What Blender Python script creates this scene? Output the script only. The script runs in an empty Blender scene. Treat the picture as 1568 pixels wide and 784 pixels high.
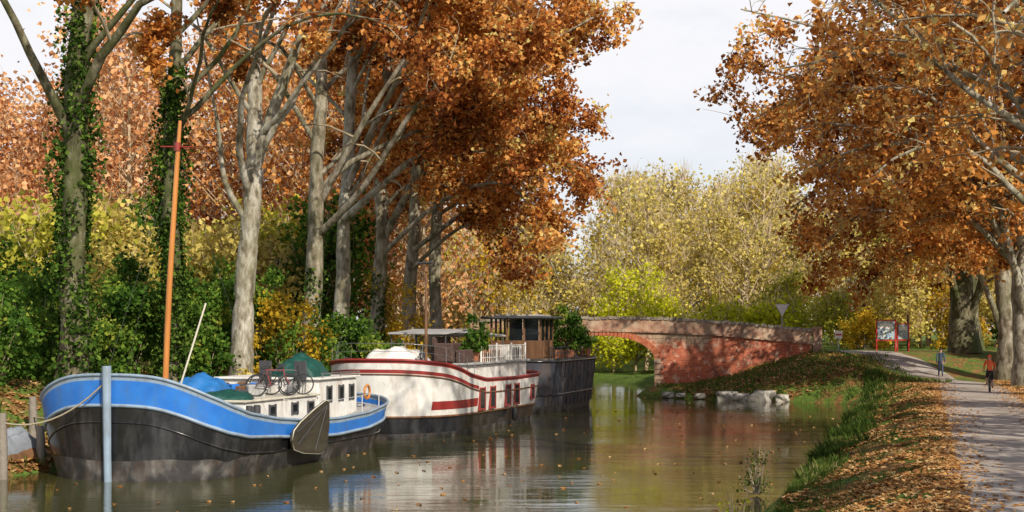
import bpy, bmesh, math, random
import numpy as np
from mathutils import Vector, Matrix
R=random.Random(11); rng=np.random.default_rng(11)
scene=bpy.context.scene
scene.view_settings.view_transform='Standard'
try: scene.view_settings.look='None'
except Exception: pass
scene.view_settings.exposure=0
COL=scene.collection
# ------------------------------------------------------------ materials
def newmat(name):
    m=bpy.data.materials.new(name); m.use_nodes=True
    n=m.node_tree.nodes; l=m.node_tree.links; n.clear()
    out=n.new('ShaderNodeOutputMaterial'); return m,n,l,out
def ramp(n,stops,interp='LINEAR'):
    r=n.new('ShaderNodeValToRGB'); e=r.color_ramp.elements; r.color_ramp.interpolation=interp
    while len(e)<len(stops): e.new(0.5)
    for i,(p,c) in enumerate(stops):
        e[i].position=p; e[i].color=(c[0],c[1],c[2],1)
    return r
def noise(n,l,vec,scale,detail=5,rough=.55,st=(1,1,1)):
    mp=n.new('ShaderNodeMapping'); mp.inputs['Scale'].default_value=st; l.new(vec,mp.inputs['Vector'])
    t=n.new('ShaderNodeTexNoise'); t.inputs['Scale'].default_value=scale; t.inputs['Detail'].default_value=detail; t.inputs['Roughness'].default_value=rough
    l.new(mp.outputs[0],t.inputs['Vector']); return t.outputs['Fac']
def mixc(n,l,f,a,b,mode='MIX'):
    m=n.new('ShaderNodeMix'); m.data_type='RGBA'; m.blend_type=mode
    for s,v in ((m.inputs[0],f),(m.inputs[6],a),(m.inputs[7],b)):
        if hasattr(v,'links') : l.new(v,s)
        elif isinstance(v,(int,float)): s.default_value=v
        else: s.default_value=(v[0],v[1],v[2],1)
    return m.outputs[2]
def mat(name,stops,scale=3,rough=.7,bump=.0,metal=0,st=(1,1,1),detail=6,dirt=None,dirtamt=.5,dscale=1.2,bscale=None,spec=.5):
    m,n,l,out=newmat(name)
    tc=n.new('ShaderNodeTexCoord'); v=tc.outputs['Object']
    if len(stops)==3 and not isinstance(stops[0],(tuple,list)):
        c=stops; stops=[(.3,[x*.82 for x in c]),(.7,[min(1,x*1.1) for x in c])]
    f=noise(n,l,v,scale,detail,st=st)
    r=ramp(n,stops); l.new(f,r.inputs[0]); colr=r.outputs[0]
    if dirt:
        f2=noise(n,l,v,dscale,8,.65,st=(1,1,.35))
        r2=ramp(n,[(.48,(0,0,0)),(.72,(dirtamt,)*3)]); l.new(f2,r2.inputs[0])
        colr=mixc(n,l,r2.outputs[0],colr,dirt)
    p=n.new('ShaderNodeBsdfPrincipled'); l.new(colr,p.inputs['Base Color'])
    p.inputs['Roughness'].default_value=rough; p.inputs['Metallic'].default_value=metal
    p.inputs['Specular IOR Level'].default_value=spec
    if bump:
        b=n.new('ShaderNodeBump'); b.inputs['Strength'].default_value=bump; b.inputs['Distance'].default_value=.05
        fb=noise(n,l,v,bscale or scale*3,6,.6,st=st); l.new(fb,b.inputs['Height']); l.new(b.outputs[0],p.inputs['Normal'])
    l.new(p.outputs[0],out.inputs[0]); return m
def barkmat(name,cols,moss,mossamt):
    # flaking plane-tree bark: stepped patches, streaks and moss
    m,n,l,out=newmat(name); tc=n.new('ShaderNodeTexCoord'); v=tc.outputs['Object']
    f=noise(n,l,v,3.2,4,.6,st=(1,1,.5)); r=ramp(n,[(.36,cols[0]),(.43,cols[1]),(.45,cols[1]),(.50,cols[2]),(.56,cols[2]),(.60,cols[3])]); l.new(f,r.inputs[0])
    f2=noise(n,l,v,9,6,.7,st=(1,1,.25)); r2=ramp(n,[(.42,(0,0,0)),(.62,(.55,.55,.55))]); l.new(f2,r2.inputs[0]); c=mixc(n,l,r2.outputs[0],r.outputs[0],cols[0])
    f3=noise(n,l,v,.7,6,.6,st=(1,1,.6)); r3=ramp(n,[(.45,(0,0,0)),(.62,(mossamt,)*3)]); l.new(f3,r3.inputs[0]); c=mixc(n,l,r3.outputs[0],c,moss)
    p=n.new('ShaderNodeBsdfPrincipled'); p.inputs['Roughness'].default_value=.9; p.inputs['Specular IOR Level'].default_value=.2; l.new(c,p.inputs['Base Color'])
    b=n.new('ShaderNodeBump'); b.inputs['Strength'].default_value=.7; b.inputs['Distance'].default_value=.06; l.new(f2,b.inputs['Height']); l.new(b.outputs[0],p.inputs['Normal']); l.new(p.outputs[0],out.inputs[0]); return m
def leafmat(name,stops,trans=.4):
    m,n,l,out=newmat(name)
    a=n.new('ShaderNodeAttribute'); a.attribute_name='rnd'
    r=ramp(n,stops); l.new(a.outputs['Fac'],r.inputs[0])
    d=n.new('ShaderNodeBsdfDiffuse'); t=n.new('ShaderNodeBsdfTranslucent')
    l.new(r.outputs[0],d.inputs[0]); l.new(r.outputs[0],t.inputs[0])
    mx=n.new('ShaderNodeMixShader'); mx.inputs[0].default_value=trans; l.new(d.outputs[0],mx.inputs[1]); l.new(t.outputs[0],mx.inputs[2])
    l.new(mx.outputs[0],out.inputs[0]); return m
M={}
M['orange']=leafmat('plane_leaf_orange',[(0,(.16,.055,.02)),(.28,(.46,.17,.04)),(.55,(.76,.34,.085)),(.8,(.90,.55,.19)),(1,(.82,.68,.24))],.42)
M['rust']=leafmat('plane_leaf_rust',[(0,(.11,.035,.015)),(.3,(.38,.12,.035)),(.6,(.68,.28,.07)),(.85,(.88,.49,.17)),(1,(.72,.60,.2))],.42)
M['peach']=leafmat('leaf_peach',[(0,(.36,.14,.06)),(.4,(.74,.36,.15)),(.75,(.90,.56,.29)),(1,(.92,.68,.40))])
M['khaki']=leafmat('leaf_khaki',[(0,(.26,.19,.05)),(.35,(.56,.45,.12)),(.7,(.82,.68,.2)),(1,(.90,.80,.26))],.45)
M['lime']=leafmat('leaf_lime',[(0,(.20,.20,.03)),(.5,(.52,.50,.07)),(1,(.78,.72,.12))],.45)
M['green']=leafmat('leaf_green',[(0,(.022,.055,.012)),(.5,(.085,.18,.028)),(.85,(.20,.32,.045)),(1,(.40,.42,.07))])
M['ygreen']=leafmat('leaf_yellow_green',[(0,(.28,.33,.02)),(.5,(.70,.72,.04)),(1,(.90,.85,.07))],.5)
M['yellow']=leafmat('leaf_yellow',[(0,(.2,.15,.02)),(.4,(.60,.40,.04)),(1,(.88,.64,.06))],.5)
M['ivy']=leafmat('leaf_ivy',[(0,(.014,.035,.006)),(.6,(.055,.11,.018)),(1,(.16,.24,.04))],.2)
M['grass']=leafmat('grass_blades',[(0,(.035,.06,.014)),(.5,(.075,.13,.024)),(.8,(.16,.20,.045)),(1,(.38,.33,.15))],.35)
M['litter']=leafmat('litter_leaves',[(0,(.14,.06,.025)),(.4,(.38,.17,.055)),(.75,(.60,.33,.12)),(1,(.74,.52,.26))],.12)
M['bark']=barkmat('plane_bark',[(.13,.11,.08),(.28,.25,.185),(.43,.40,.325),(.56,.53,.46)],(.16,.16,.07),.45)
M['barkb']=barkmat('plane_bark_weathered',[(.09,.075,.05),(.20,.17,.12),(.33,.29,.22),(.45,.41,.33)],(.12,.13,.05),.5)
M['barkd']=barkmat('mossy_bark',[(.05,.042,.025),(.10,.09,.05),(.17,.15,.09),(.27,.25,.17)],(.07,.09,.025),.8)
M['twig']=mat('twig_bark',[(.3,(.17,.13,.08)),(.7,(.42,.35,.24))],scale=3,rough=.9)
# ------------------------------------------------------------ mesh helpers
def add(ob,parent=None):
    COL.objects.link(ob)
    if parent: ob.parent=parent
    return ob
def empty(name,loc=(0,0,0),rz=0):
    e=bpy.data.objects.new(name,None); e.location=loc; e.rotation_euler=(0,0,rz); e.empty_display_size=.3
    return add(e)
def mesh(name,vs,fs,mats,fm=None,parent=None,smooth=False):
    me=bpy.data.meshes.new(name); me.from_pydata([tuple(v) for v in vs],[],fs)
    for m in (mats if isinstance(mats,(list,tuple)) else [mats]): me.materials.append(m)
    if fm is not None: me.polygons.foreach_set('material_index',fm)
    if smooth: me.polygons.foreach_set('use_smooth',[True]*len(me.polygons))
    me.update(); return add(bpy.data.objects.new(name,me),parent)
def quads(name,V,mats,parent=None,F=None,rnd=None,smooth=False,k=4):
    V=np.asarray(V,dtype=np.float32).reshape(-1,3)
    if F is None: F=np.arange(len(V)).reshape(-1,k)
    me=bpy.data.meshes.new(name); nf=len(F)
    me.vertices.add(len(V)); me.vertices.foreach_set('co',V.ravel())
    me.loops.add(nf*k); me.loops.foreach_set('vertex_index',np.asarray(F,dtype=np.int32).ravel())
    me.polygons.add(nf); me.polygons.foreach_set('loop_start',np.arange(nf,dtype=np.int32)*k)
    me.materials.append(mats); me.update(calc_edges=True)
    if smooth: me.polygons.foreach_set('use_smooth',np.ones(nf,dtype=bool))
    if rnd is not None:
        a=me.attributes.new('rnd','FLOAT','FACE'); a.data.foreach_set('value',np.clip(rnd,0,1).astype(np.float32))
    return add(bpy.data.objects.new(name,me),parent)
def leaves(name,P,size,mt,parent=None,rnd=None,flat=0.,jit=.4):
    P=np.asarray(P); N=len(P)
    if N==0: return
    nrm=rng.normal(size=(N,3)); nrm[:,2]+=.4
    if flat: nrm=nrm*(1-flat); nrm[:,2]+=flat*2
    nrm/=np.linalg.norm(nrm,axis=1)[:,None]+1e-6
    a=rng.normal(size=(N,3)); a-=nrm*(a*nrm).sum(1)[:,None]; a/=np.linalg.norm(a,axis=1)[:,None]+1e-6
    b=np.cross(nrm,a); s=(size*rng.uniform(1-jit,1+jit,N))[:,None]
    c=nrm*s*.12
    V=np.stack([P-a*s*.5+c,P+b*s*.42+a*s*.08-c,P+a*s*.55+c,P-b*s*.42+a*s*.08-c],1)
    if rnd is None: rnd=rng.uniform(0,1,N)
    return quads(name,V,mt,parent,rnd=rnd)
class Tubes:
    def __init__(s): s.V=[];s.F=[];s.n=0
    def add(s,P,r,k=6,cap=True):
        P=np.asarray(P,float); n=len(P); r=np.broadcast_to(np.asarray(r,float),(n,))
        T=np.gradient(P,axis=0); T/=np.linalg.norm(T,axis=1)[:,None]+1e-9
        ref=np.array([0,0,1.]) if abs(T[:,2]).mean()<.8 else np.array([1.,0,0])
        A=np.cross(T,ref); A/=np.linalg.norm(A,axis=1)[:,None]+1e-9; B=np.cross(T,A)
        an=np.arange(k)/k*2*math.pi
        V=P[:,None]+(A[:,None]*np.cos(an)[None,:,None]+B[:,None]*np.sin(an)[None,:,None])*r[:,None,None]
        i=np.arange(n-1)[:,None]*k; j=np.arange(k)[None]; j2=(j+1)%k
        F=np.stack([i+j,i+j2,i+k+j2,i+k+j],-1).reshape(-1,4)+s.n
        s.V.append(V.reshape(-1,3)); s.F.append(F); s.n+=n*k
    def obj(s,name,mt,parent=None,smooth=True):
        return quads(name,np.concatenate(s.V),mt,parent,F=np.concatenate(s.F),smooth=smooth)
def tube(name,P,r,mt,parent=None,k=8,closed=False):
    P=[tuple(p) for p in P]
    t=Tubes(); t.add(P,r,k); 
    rr=np.broadcast_to(np.asarray(r,float),(len(P),))
    if not closed:
        d=np.array(P[1])-np.array(P[0]); d=d/(np.linalg.norm(d)+1e-9)
        t.add([np.array(P[0]),np.array(P[0])-d*1e-3],[rr[0],1e-4],k)
        d=np.array(P[-1])-np.array(P[-2]); d=d/(np.linalg.norm(d)+1e-9)
        t.add([np.array(P[-1]),np.array(P[-1])+d*1e-3],[rr[-1],1e-4],k)
    return t.obj(name,mt,parent)
def box(name,c,s,mt,parent=None,rz=0,taper=1,bev=.02,rx=0,ry=0):
    bm=bmesh.new(); bmesh.ops.create_cube(bm,size=1)
    for v in bm.verts:
        k=taper if v.co.z>0 else 1
        v.co=Vector((v.co.x*s[0]*k,v.co.y*s[1]*k,v.co.z*s[2]))
    if bev: bmesh.ops.bevel(bm,geom=bm.edges[:],offset=min(bev,min(s)*.3),segments=1,affect='EDGES')
    me=bpy.data.meshes.new(name); bm.to_mesh(me); bm.free(); me.materials.append(mt)
    o=bpy.data.objects.new(name,me); o.location=c; o.rotation_euler=(rx,ry,rz); return add(o,parent)
S=lambda a:(lambda t:t*t*(3-2*t))(np.clip(a,0,1))
# ------------------------------------------------------------ terrain
def vn(X,Y,sc,seed=0):
    X=np.asarray(X)*sc;Y=np.asarray(Y)*sc
    return (np.sin(X*1.3+Y*.7+seed)+np.sin(X*.6-Y*1.7+seed*2.1)+np.sin(X*2.3+Y*1.9+seed*.7)*.5+np.sin(-X*1.1+Y*2.9+seed*1.3)*.5)/3
def H(X,Y,rough=True):
    X=np.asarray(X,float);Y=np.asarray(Y,float); u=X-.29*Y
    w=S((Y-78)/13); bend=.6*np.maximum(Y-103,0)
    ur=-3.4*(1-w)-18.6*w-bend + (.3*np.sin(Y*.7)+.15*np.sin(Y*1.9))*(1-w); ul=-26.1+.9*w-bend
    dR=u-ur; dL=ul-u
    near=.25*S(dR/.35)+.95*S(dR/3.7)+.6*S((u-4.9)/3)
    far=.5*S(dR/1.2)+2.2*S((X-11)/10)*(1-.75*S((X-20)/5)*(1-S((Y-86)/12)))
    hr=near*(1-w)+far*w
    hl=.3*S(dL/.3)+2.1*S(dL/4.5)
    bed=-1.2*S(np.minimum(-dR,-dL)/.8)
    h=np.where(dR>0,hr,np.where(dL>0,hl,bed))
    if rough:
        onp=S((np.abs(u-2.4)-1.7)/1.2)
        onp=np.where(Y>72,1-.9*S((X-19)/3)*(1-S((X-29)/3)),onp)
        h=h+np.where((dR>0)|(dL>0),(.09*vn(X,Y,1.6,1)+.05*vn(X,Y,4.1,2))*onp*S(np.maximum(dR,dL)/.6),0)
    return h
def axis(a0,a1,st,lo,hi):
    c=list(np.arange(a0,a1+.01,st)); g=st
    x=c[0]; pre=[]
    while x>lo: g*=1.35; x-=g; pre.append(x)
    g=st; x=c[-1]; post=[]
    while x<hi: g*=1.35; x+=g; post.append(x)
    return np.array(pre[::-1]+c+post)
gx=axis(-40,45,.5,-900,900); gy=axis(8,125,.5,-200,1500)
GX,GY=np.meshgrid(gx,gy); GZ=H(GX,GY)
nx,ny=len(gx),len(gy)
V=np.stack([GX,GY,GZ],-1).reshape(-1,3)
ii=(np.arange(ny-1)[:,None]*nx+np.arange(nx-1)[None]).ravel()
F=np.stack([ii,ii+1,ii+nx+1,ii+nx],1)
m,n,l,out=newmat('ground_soil_grass_litter')
tc=n.new('ShaderNodeTexCoord'); v=tc.outputs['Object']
f2=noise(n,l,v,6,6,.7); f3=noise(n,l,v,1.1,6,.6)
grs=ramp(n,[(.3,(.045,.075,.015)),(.6,(.12,.19,.03)),(.75,(.22,.26,.06))]); l.new(f2,grs.inputs[0])
lit=ramp(n,[(.3,(.08,.045,.02)),(.5,(.21,.11,.04)),(.65,(.38,.2,.07)),(.8,(.54,.33,.13))]); l.new(f2,lit.inputs[0])
mk=ramp(n,[(.46,(0,0,0)),(.58,(1,1,1))]); l.new(f3,mk.inputs[0])
sep=n.new('ShaderNodeSeparateXYZ'); l.new(v,sep.inputs[0])
mr=n.new('ShaderNodeMapRange'); mr.inputs['From Min'].default_value=98; mr.inputs['From Max'].default_value=108; mr.inputs['To Min'].default_value=1; mr.inputs['To Max'].default_value=0
l.new(sep.outputs[1],mr.inputs[0])
mm=n.new('ShaderNodeMath'); mm.operation='MULTIPLY'; l.new(mk.outputs[0],mm.inputs[0]); l.new(mr.outputs[0],mm.inputs[1])
c=mixc(n,l,mm.outputs[0],grs.outputs[0],lit.outputs[0])
p=n.new('ShaderNodeBsdfPrincipled'); p.inputs['Roughness'].default_value=.95; p.inputs['Specular IOR Level'].default_value=.2; l.new(c,p.inputs['Base Color'])
b=n.new('ShaderNodeBump'); b.inputs['Strength'].default_value=.7; b.inputs['Distance'].default_value=.08; l.new(f2,b.inputs['Height']); l.new(b.outputs[0],p.inputs['Normal'])
l.new(p.outputs[0],out.inputs[0]); M['ground']=m
quads('ground',V,m,F=F,smooth=True)
# water
m,n,l,out=newmat('canal_water')
tc=n.new('ShaderNodeTexCoord'); v=tc.outputs['Object']
p=n.new('ShaderNodeBsdfPrincipled'); p.inputs['Base Color'].default_value=(.055,.058,.018,1); p.inputs['Roughness'].default_value=.03; p.inputs['IOR'].default_value=1.45; p.inputs['Specular IOR Level'].default_value=1.0
fa=noise(n,l,v,1.6,4,.5,st=(.55,1.5,1)); fb=noise(n,l,v,.35,3,.5,st=(.6,1.4,1)); fc=noise(n,l,v,9,3,.5,st=(.6,1.3,1))
fw=noise(n,l,v,.085,3,.5,st=(.7,1.4,1)); rw=ramp(n,[(.46,(.28,)*3),(.60,(.9,)*3)]); l.new(fw,rw.inputs[0])
b1=n.new('ShaderNodeBump'); b1.inputs['Distance'].default_value=.018; l.new(fa,b1.inputs['Height']); l.new(rw.outputs[0],b1.inputs['Strength'])
b2=n.new('ShaderNodeBump'); b2.inputs['Strength'].default_value=.5; b2.inputs['Distance'].default_value=.04; l.new(fb,b2.inputs['Height']); l.new(b1.outputs[0],b2.inputs['Normal'])
b3=n.new('ShaderNodeBump'); b3.inputs['Distance'].default_value=.005; l.new(fc,b3.inputs['Height']); l.new(rw.outputs[0],b3.inputs['Strength']); l.new(b2.outputs[0],b3.inputs['Normal'])
l.new(b3.outputs[0],p.inputs['Normal']); l.new(p.outputs[0],out.inputs[0])
mesh('canal_water',[(-60,-60,0),(45,-60,0),(60,125,0),(-60,135,0)],[(0,1,2,3)],m)
# path
cen=[(2.4+.29*y,y) for y in np.arange(2,70,1.)]
ctl=[(22.7,70),(23.6,73),(24.6,78),(25.3,83),(25.6,88),(25.2,93),(24.0,97.5),(21.5,101),(17.5,102.5),(10,103.5)]
def catm(P,m=6):
    P=[np.array(p,float) for p in P]; o=[]
    for i in range(len(P)-1):
        a=P[max(i-1,0)];b_=P[i];c_=P[i+1];d=P[min(i+2,len(P)-1)]
        for t in np.arange(m)/m:
            o.append(.5*((2*b_)+(-a+c_)*t+(2*a-5*b_+4*c_-d)*t*t+(-a+3*b_-3*c_+d)*t**3))
    o.append(P[-1]); return o
cen=cen+[tuple(q) for q in catm(ctl)]
C=np.array(cen); T=np.gradient(C,axis=0); T/=np.linalg.norm(T,axis=1)[:,None]; Nn=np.stack([T[:,1],-T[:,0]],1)
offs=np.linspace(-1.85,1.85,8)
PX=C[:,None,0]+Nn[:,None,0]*offs; PY=C[:,None,1]+Nn[:,None,1]*offs
edge=np.abs(offs)==offs.max()
PX+=edge*(.12*np.sin(PY*1.7)+.06*np.sin(PY*5.1))
PZ=H(PX,PY,False)+.05-edge*.05
k=len(offs); ii=(np.arange(len(C)-1)[:,None]*k+np.arange(k-1)[None]).ravel()
m=mat('path_worn_asphalt',[(.3,(.24,.20,.17)),(.5,(.35,.305,.265)),(.7,(.44,.39,.345))],scale=.8,rough=.9,bump=.3,bscale=30,detail=10,dirt=(.24,.17,.12),dirtamt=.6,dscale=.5)
quads('towpath',np.stack([PX,PY,PZ],-1),m,F=np.stack([ii,ii+1,ii+k+1,ii+k],1),smooth=True)
# ------------------------------------------------------------ trees
def unit(v): return v/(np.linalg.norm(v)+1e-9)
def branch(p,d,L,n,wob,up,droop):
    P=[p.copy()]; d=unit(d)
    for i in range(n):
        t=(i+1)/n
        d=unit(d+rng.normal(size=3)*wob+np.array([0,0,up*(1-t)-droop*t]))
        P.append(P[-1]+d*L/n)
    return np.array(P)
def pick(P,t):
    f=t*(len(P)-1); i=min(int(f),len(P)-2); q=f-i
    return P[i]*(1-q)+P[i+1]*q, unit(P[i+1]-P[i]), i
def tree(name,base,hgt,r,lean,nl,h0,Lm,biasaz,spread,keep,leafm,barkm,nleaf=40000,lsize=.21,extra=(),trunkpts=None,lowdroop=.1):
    base=np.array([base[0],base[1],float(H(base[0],base[1],False))-.15])
    e=empty(name,base); o=base
    n=10
    if trunkpts is None:
        TP=[base+np.array([lean[0]*t**1.4,lean[1]*t**1.4,hgt*t])+np.append(rng.normal(size=2)*.14*(t>0),0) for t in np.linspace(0,1,n)]
    else: TP=catm([base]+[np.array(q,float) for q in trunkpts],4)
    TP=np.array(TP); nn=len(TP); tt=np.linspace(0,1,nn)
    rad=r*(1-.72*tt)*(1+.45*np.exp(-tt*22))
    big=Tubes(); small=Tubes()
    TPi=np.array([pick(TP,a)[0] for a in np.linspace(0,1,nn*3)]); ri=np.interp(np.linspace(0,1,nn*3),tt,rad)
    ri=ri*(1+.06*rng.normal(size=len(ri)))
    big.add(TPi-o,ri,12)
    limbs=[]
    for i in range(nl):
        t=h0/hgt+(1-h0/hgt)*(i+.5*R.random())/nl
        p,d,ix=pick(TP,min(t,.99)); az=biasaz+R.gauss(0,spread)
        if i%4==3: az=R.uniform(0,6.28)
        el=math.radians(R.uniform(20,48)+22*t)
        L=Lm*R.uniform(.7,1.1)*(1-.35*t)
        P=branch(p,np.array([math.cos(az)*math.cos(el),math.sin(az)*math.cos(el),math.sin(el)]),L,9,.12,.10,.16+lowdroop*(1-t))
        limbs.append((P,np.interp(t,tt,rad)*R.uniform(.34,.52)))
    for ex in extra:
        limbs.append((np.array(catm(ex[0],4)),ex[1]))
    anchors=[]
    for P,lr in limbs:
        m_=len(P); rr=lr*(1-.82*np.linspace(0,1,m_)); big.add(P-o,rr,8)
        LL=np.linalg.norm(np.diff(P,axis=0),axis=1).sum()
        ns=int(5+LL*.75)
        for j in range(ns):
            t=.18+.82*(j+R.random())/ns; p,d,ix=pick(P,min(t,.995))
            q=unit(rng.normal(size=3)); q[2]*=.5; d2=unit(d*.75+q*.9)
            L2=R.uniform(1.8,4.6)*(1.15-.5*t)
            P2=branch(p,d2,L2,5,.17,.05,.22)
            if not keep(P2[3]): continue
            r2=max(.022,rr[ix]*.48); small.add(P2-o,r2*(1-.75*np.linspace(0,1,6)),5)
            bare=R.random()<.14
            for kk in range(6):
                t3=.2+.8*(kk+R.random())/6; p3,d3,_=pick(P2,min(t3,.99))
                q=unit(rng.normal(size=3)); P3=branch(p3,unit(d3*.6+q),R.uniform(.6,1.6),3,.2,0,.25)
                if not keep(P3[-1]): continue
                small.add(P3-o,np.array([.02,.015,.011,.006]),3)
                cr=R.gauss(.5,.2)
                if bare or R.random()<.12: continue
                for a in (1,2,3): anchors.append((P3[a],cr))
    big.obj('trunk_and_limbs',barkm,e); 
    if small.n: small.obj('branches',M['twig'],e)
    if anchors and nleaf:
        A=np.array([a[0] for a in anchors]); cr=np.array([a[1] for a in anchors])
        idx=rng.integers(0,len(A),nleaf)
        Pp=A[idx]+rng.normal(size=(nleaf,3))*np.array([.25,.25,.23])
        leaves('foliage',Pp-o,lsize,leafm,e,rnd=cr[idx]+rng.normal(size=nleaf)*.20)
    return e,TP,rad
def ivy(e,TP,rad,z0,z1,n,spread=.16,mt=None,thr=0.):
    o=np.array(e.location)
    z=z0+(z1-z0)*rng.random(n)**1.15; X=np.interp(z,TP[:,2],TP[:,0]); Y=np.interp(z,TP[:,2],TP[:,1]); rr=np.interp(z,TP[:,2],rad)
    a=rng.uniform(0,6.28,n)
    k=np.sin(a*2+z*.8)+np.sin(a*3-z*1.7)*.8+rng.normal(size=n)*.5>thr
    thick=spread*(1+.9*np.sin(z*1.3+np.sin(a*2)*2))*rng.random(n)**1.5*1.6
    P=np.stack([X+np.cos(a)*(rr+.03+thick),Y+np.sin(a)*(rr+.03+thick),z],1)[k]
    leaves('ivy',P-o,.15,mt or M['ivy'],e)
def mkL(ty):
    def keepL(p):
        if not(p[0]<7.6-max(0,16-p[2])*.66+R.gauss(0,.8) and p[2]>6.0 and (p[2]>10.3 or p[0]>-3.5) and p[1]<88 and p[2]<23): return False
        # plane trees keep their inner crown bare: leaves sit on the outer shell and the sunny far side
        if p[0]<-4.5 and p[1]<ty+1.5 and R.random()<.84: return False
        return True
    return keepL
def keepR(p):
    return p[0]>6.9+max(0,15.5-p[2])*.85+R.gauss(0,.8) and p[2]>5.2+R.random() and p[1]>14 and p[2]<22
LT=[(-14.5,46.8,.56,(.4,0)),(-12.7,52.8,.38,(.2,0)),(-11.1,58,.5,None),(-9.15,64.5,.46,(.9,-.3)),(-8.2,68.3,.44,(.7,0)),(-7.0,72.2,.44,(1.6,-.5)),(-5.7,76.5,.42,(1.4,0)),(-4.6,81.5,.42,(1.2,0))]
for i,(x,y,r,ln) in enumerate(LT):
    kw={}
    if i==2:
        kw['trunkpts']=[(-10.9,58,6),(-10.55,58,10),(-10.5,58,14.5),(-10.8,58,19),(-10.9,58,25)]
        kw['extra']=[([(-10.6,58,10.5),(-9.7,57.6,13),(-8.5,57,16),(-7.3,56,20),(-6.8,55,24)],.3),([(-10.8,58,8.6),(-11.6,57.5,10.2),(-11.8,57,12.5),(-12.6,56.5,17)],.16)]
    if i==4: kw['extra']=[([(-8,68,9.5),(-5.6,66,11.3),(-2.5,64,13.6),(.5,62,16.0),(3.5,61,17.6)],.2),([(-7.9,68,11),(-6.4,67,14),(-4,65,18),(-2,64,22)],.2)]
    if i==3: kw['extra']=[([(-8.8,64.5,8.5),(-6.5,62.5,10.5),(-4,60.5,13.8),(-1.5,59,15.6),(.8,58,16.6)],.17),([(-8.7,64.5,10),(-6.5,63,13.5),(-4.2,62,17),(-3,61,21)],.17)]
    if i==5: kw['extra']=[([(-6.4,72,9),(-4.6,70,12),(-2.5,68,16),(-.5,66,20)],.22),([(-6.6,72,8),(-3.5,70,10.5),(-.5,68.5,11.3),(1.2,67.5,9.5),(1.8,67,7.5)],.14)]
    if i==6: kw['extra']=[([(-5.2,76,8.5),(-2.2,74,10.5),(.8,73,12),(3.2,72,12.5),(4.3,71,11)],.15),([(-5.3,76,7.5),(-2.8,74.5,9.5),(-.4,73.5,9.8),(1.6,72.5,8.2),(2.4,72,6.6)],.12)]
    e,TP,rad=tree('shadow_plane_tree',(x,y),25,r,ln or (0,0),13,9,12.5,-.1,1.0,mkL(y),M['orange'] if i in(0,2,4,5) else M['rust'],M['barkd'] if i<2 else M['bark'] if i in(2,4) else M['barkb'],nleaf=[6500,7500,13500,18000,22000,25000,26000,24000][i],lsize=.22,**kw)
    if i==0: ivy(e,TP,rad,2.3,16,8500,.2,thr=-.2)
    if i==1: ivy(e,TP,rad,2.3,14,9500,.22,thr=-.6)
    if i in(3,5): ivy(e,TP,rad,2.3,7,1500,.1)
RT=[(15.2,33,.5),(18.6,44.5,.5),(21.2,54,.52),(24.2,64,.6),(27.0,74.5,.62),(30.3,87,.68),(30.9,97,.85),(34.5,106,.6)]
for i,(x,y,r) in enumerate(RT):
    kw={}
    if i==6: kw['extra']=[([(30.7,97,4.5),(29.2,95,8.0),(26.5,93,11),(22.5,90,12.2),(19,88,10.2)],.3),([(30.7,97,5),(29,95,8),(26,92,9.3),(23,91,7.3)],.2),([(30.9,97,4.2),(31.8,96,8),(31.2,94,13),(29,92,18)],.35)]
    if i==4: kw['extra']=[([(26.7,74,6),(24.6,73,10),(21,71.5,13.5),(16,70,16),(11,69,17)],.2),([(26.6,74,7),(23.8,74,10),(20.5,74,12),(17,74,12),(14.5,74,10.5)],.15),([(26.7,74,5),(25.4,73,9),(23.8,72,14),(22.6,71,20)],.24)]
    if i==3: kw['extra']=[([(24,64,6),(22.2,63,10),(19,61.5,13.5),(14,60,16.5),(9.5,59,17.5)],.17),([(23.8,64,8),(21,63,12.5),(17,62,15),(13,61,14.5),(10,60.5,13)],.13),([(24,64,5),(23,63,9),(21.4,62,13),(20.4,61,18)],.22)]
    if i==5: kw['extra']=[([(30,87,4),(28,86,8),(24.5,84,10.5),(20.5,82,11),(17.5,81,8.8)],.2),([(29.5,87,8),(25,86,13),(20,85,16),(14.5,84,17)],.2)]
    e,TP,rad=tree('shadow_plane_tree',(x,y),24,r,(-2.6,-.6),15,6.5,13.5,math.pi+.25,.75,keepR,M['orange'],M['bark'] if i<5 else M['barkb'] if i==5 else M['barkd'],nleaf=[1800,4500,10000,24000,30000,33000,29000,16000][i],lsize=.22,lowdroop=.08,**kw)
# out-of-view second row, added to throw trunk and branch shadows over the towpath
kp=lambda p:p[2]>5 and p[2]<17 and p[0]>8
for (x,y) in [(15.5,14),(18,21.5),(20.5,29),(23,36.5),(25.5,44)]:
    tree('shadow_plane_tree',(x,y),16,.42,(-.8,0),8,5.5,4.6,math.pi,2.0,kp,M['orange'],M['bark'],nleaf=1700,lsize=.3)
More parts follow.
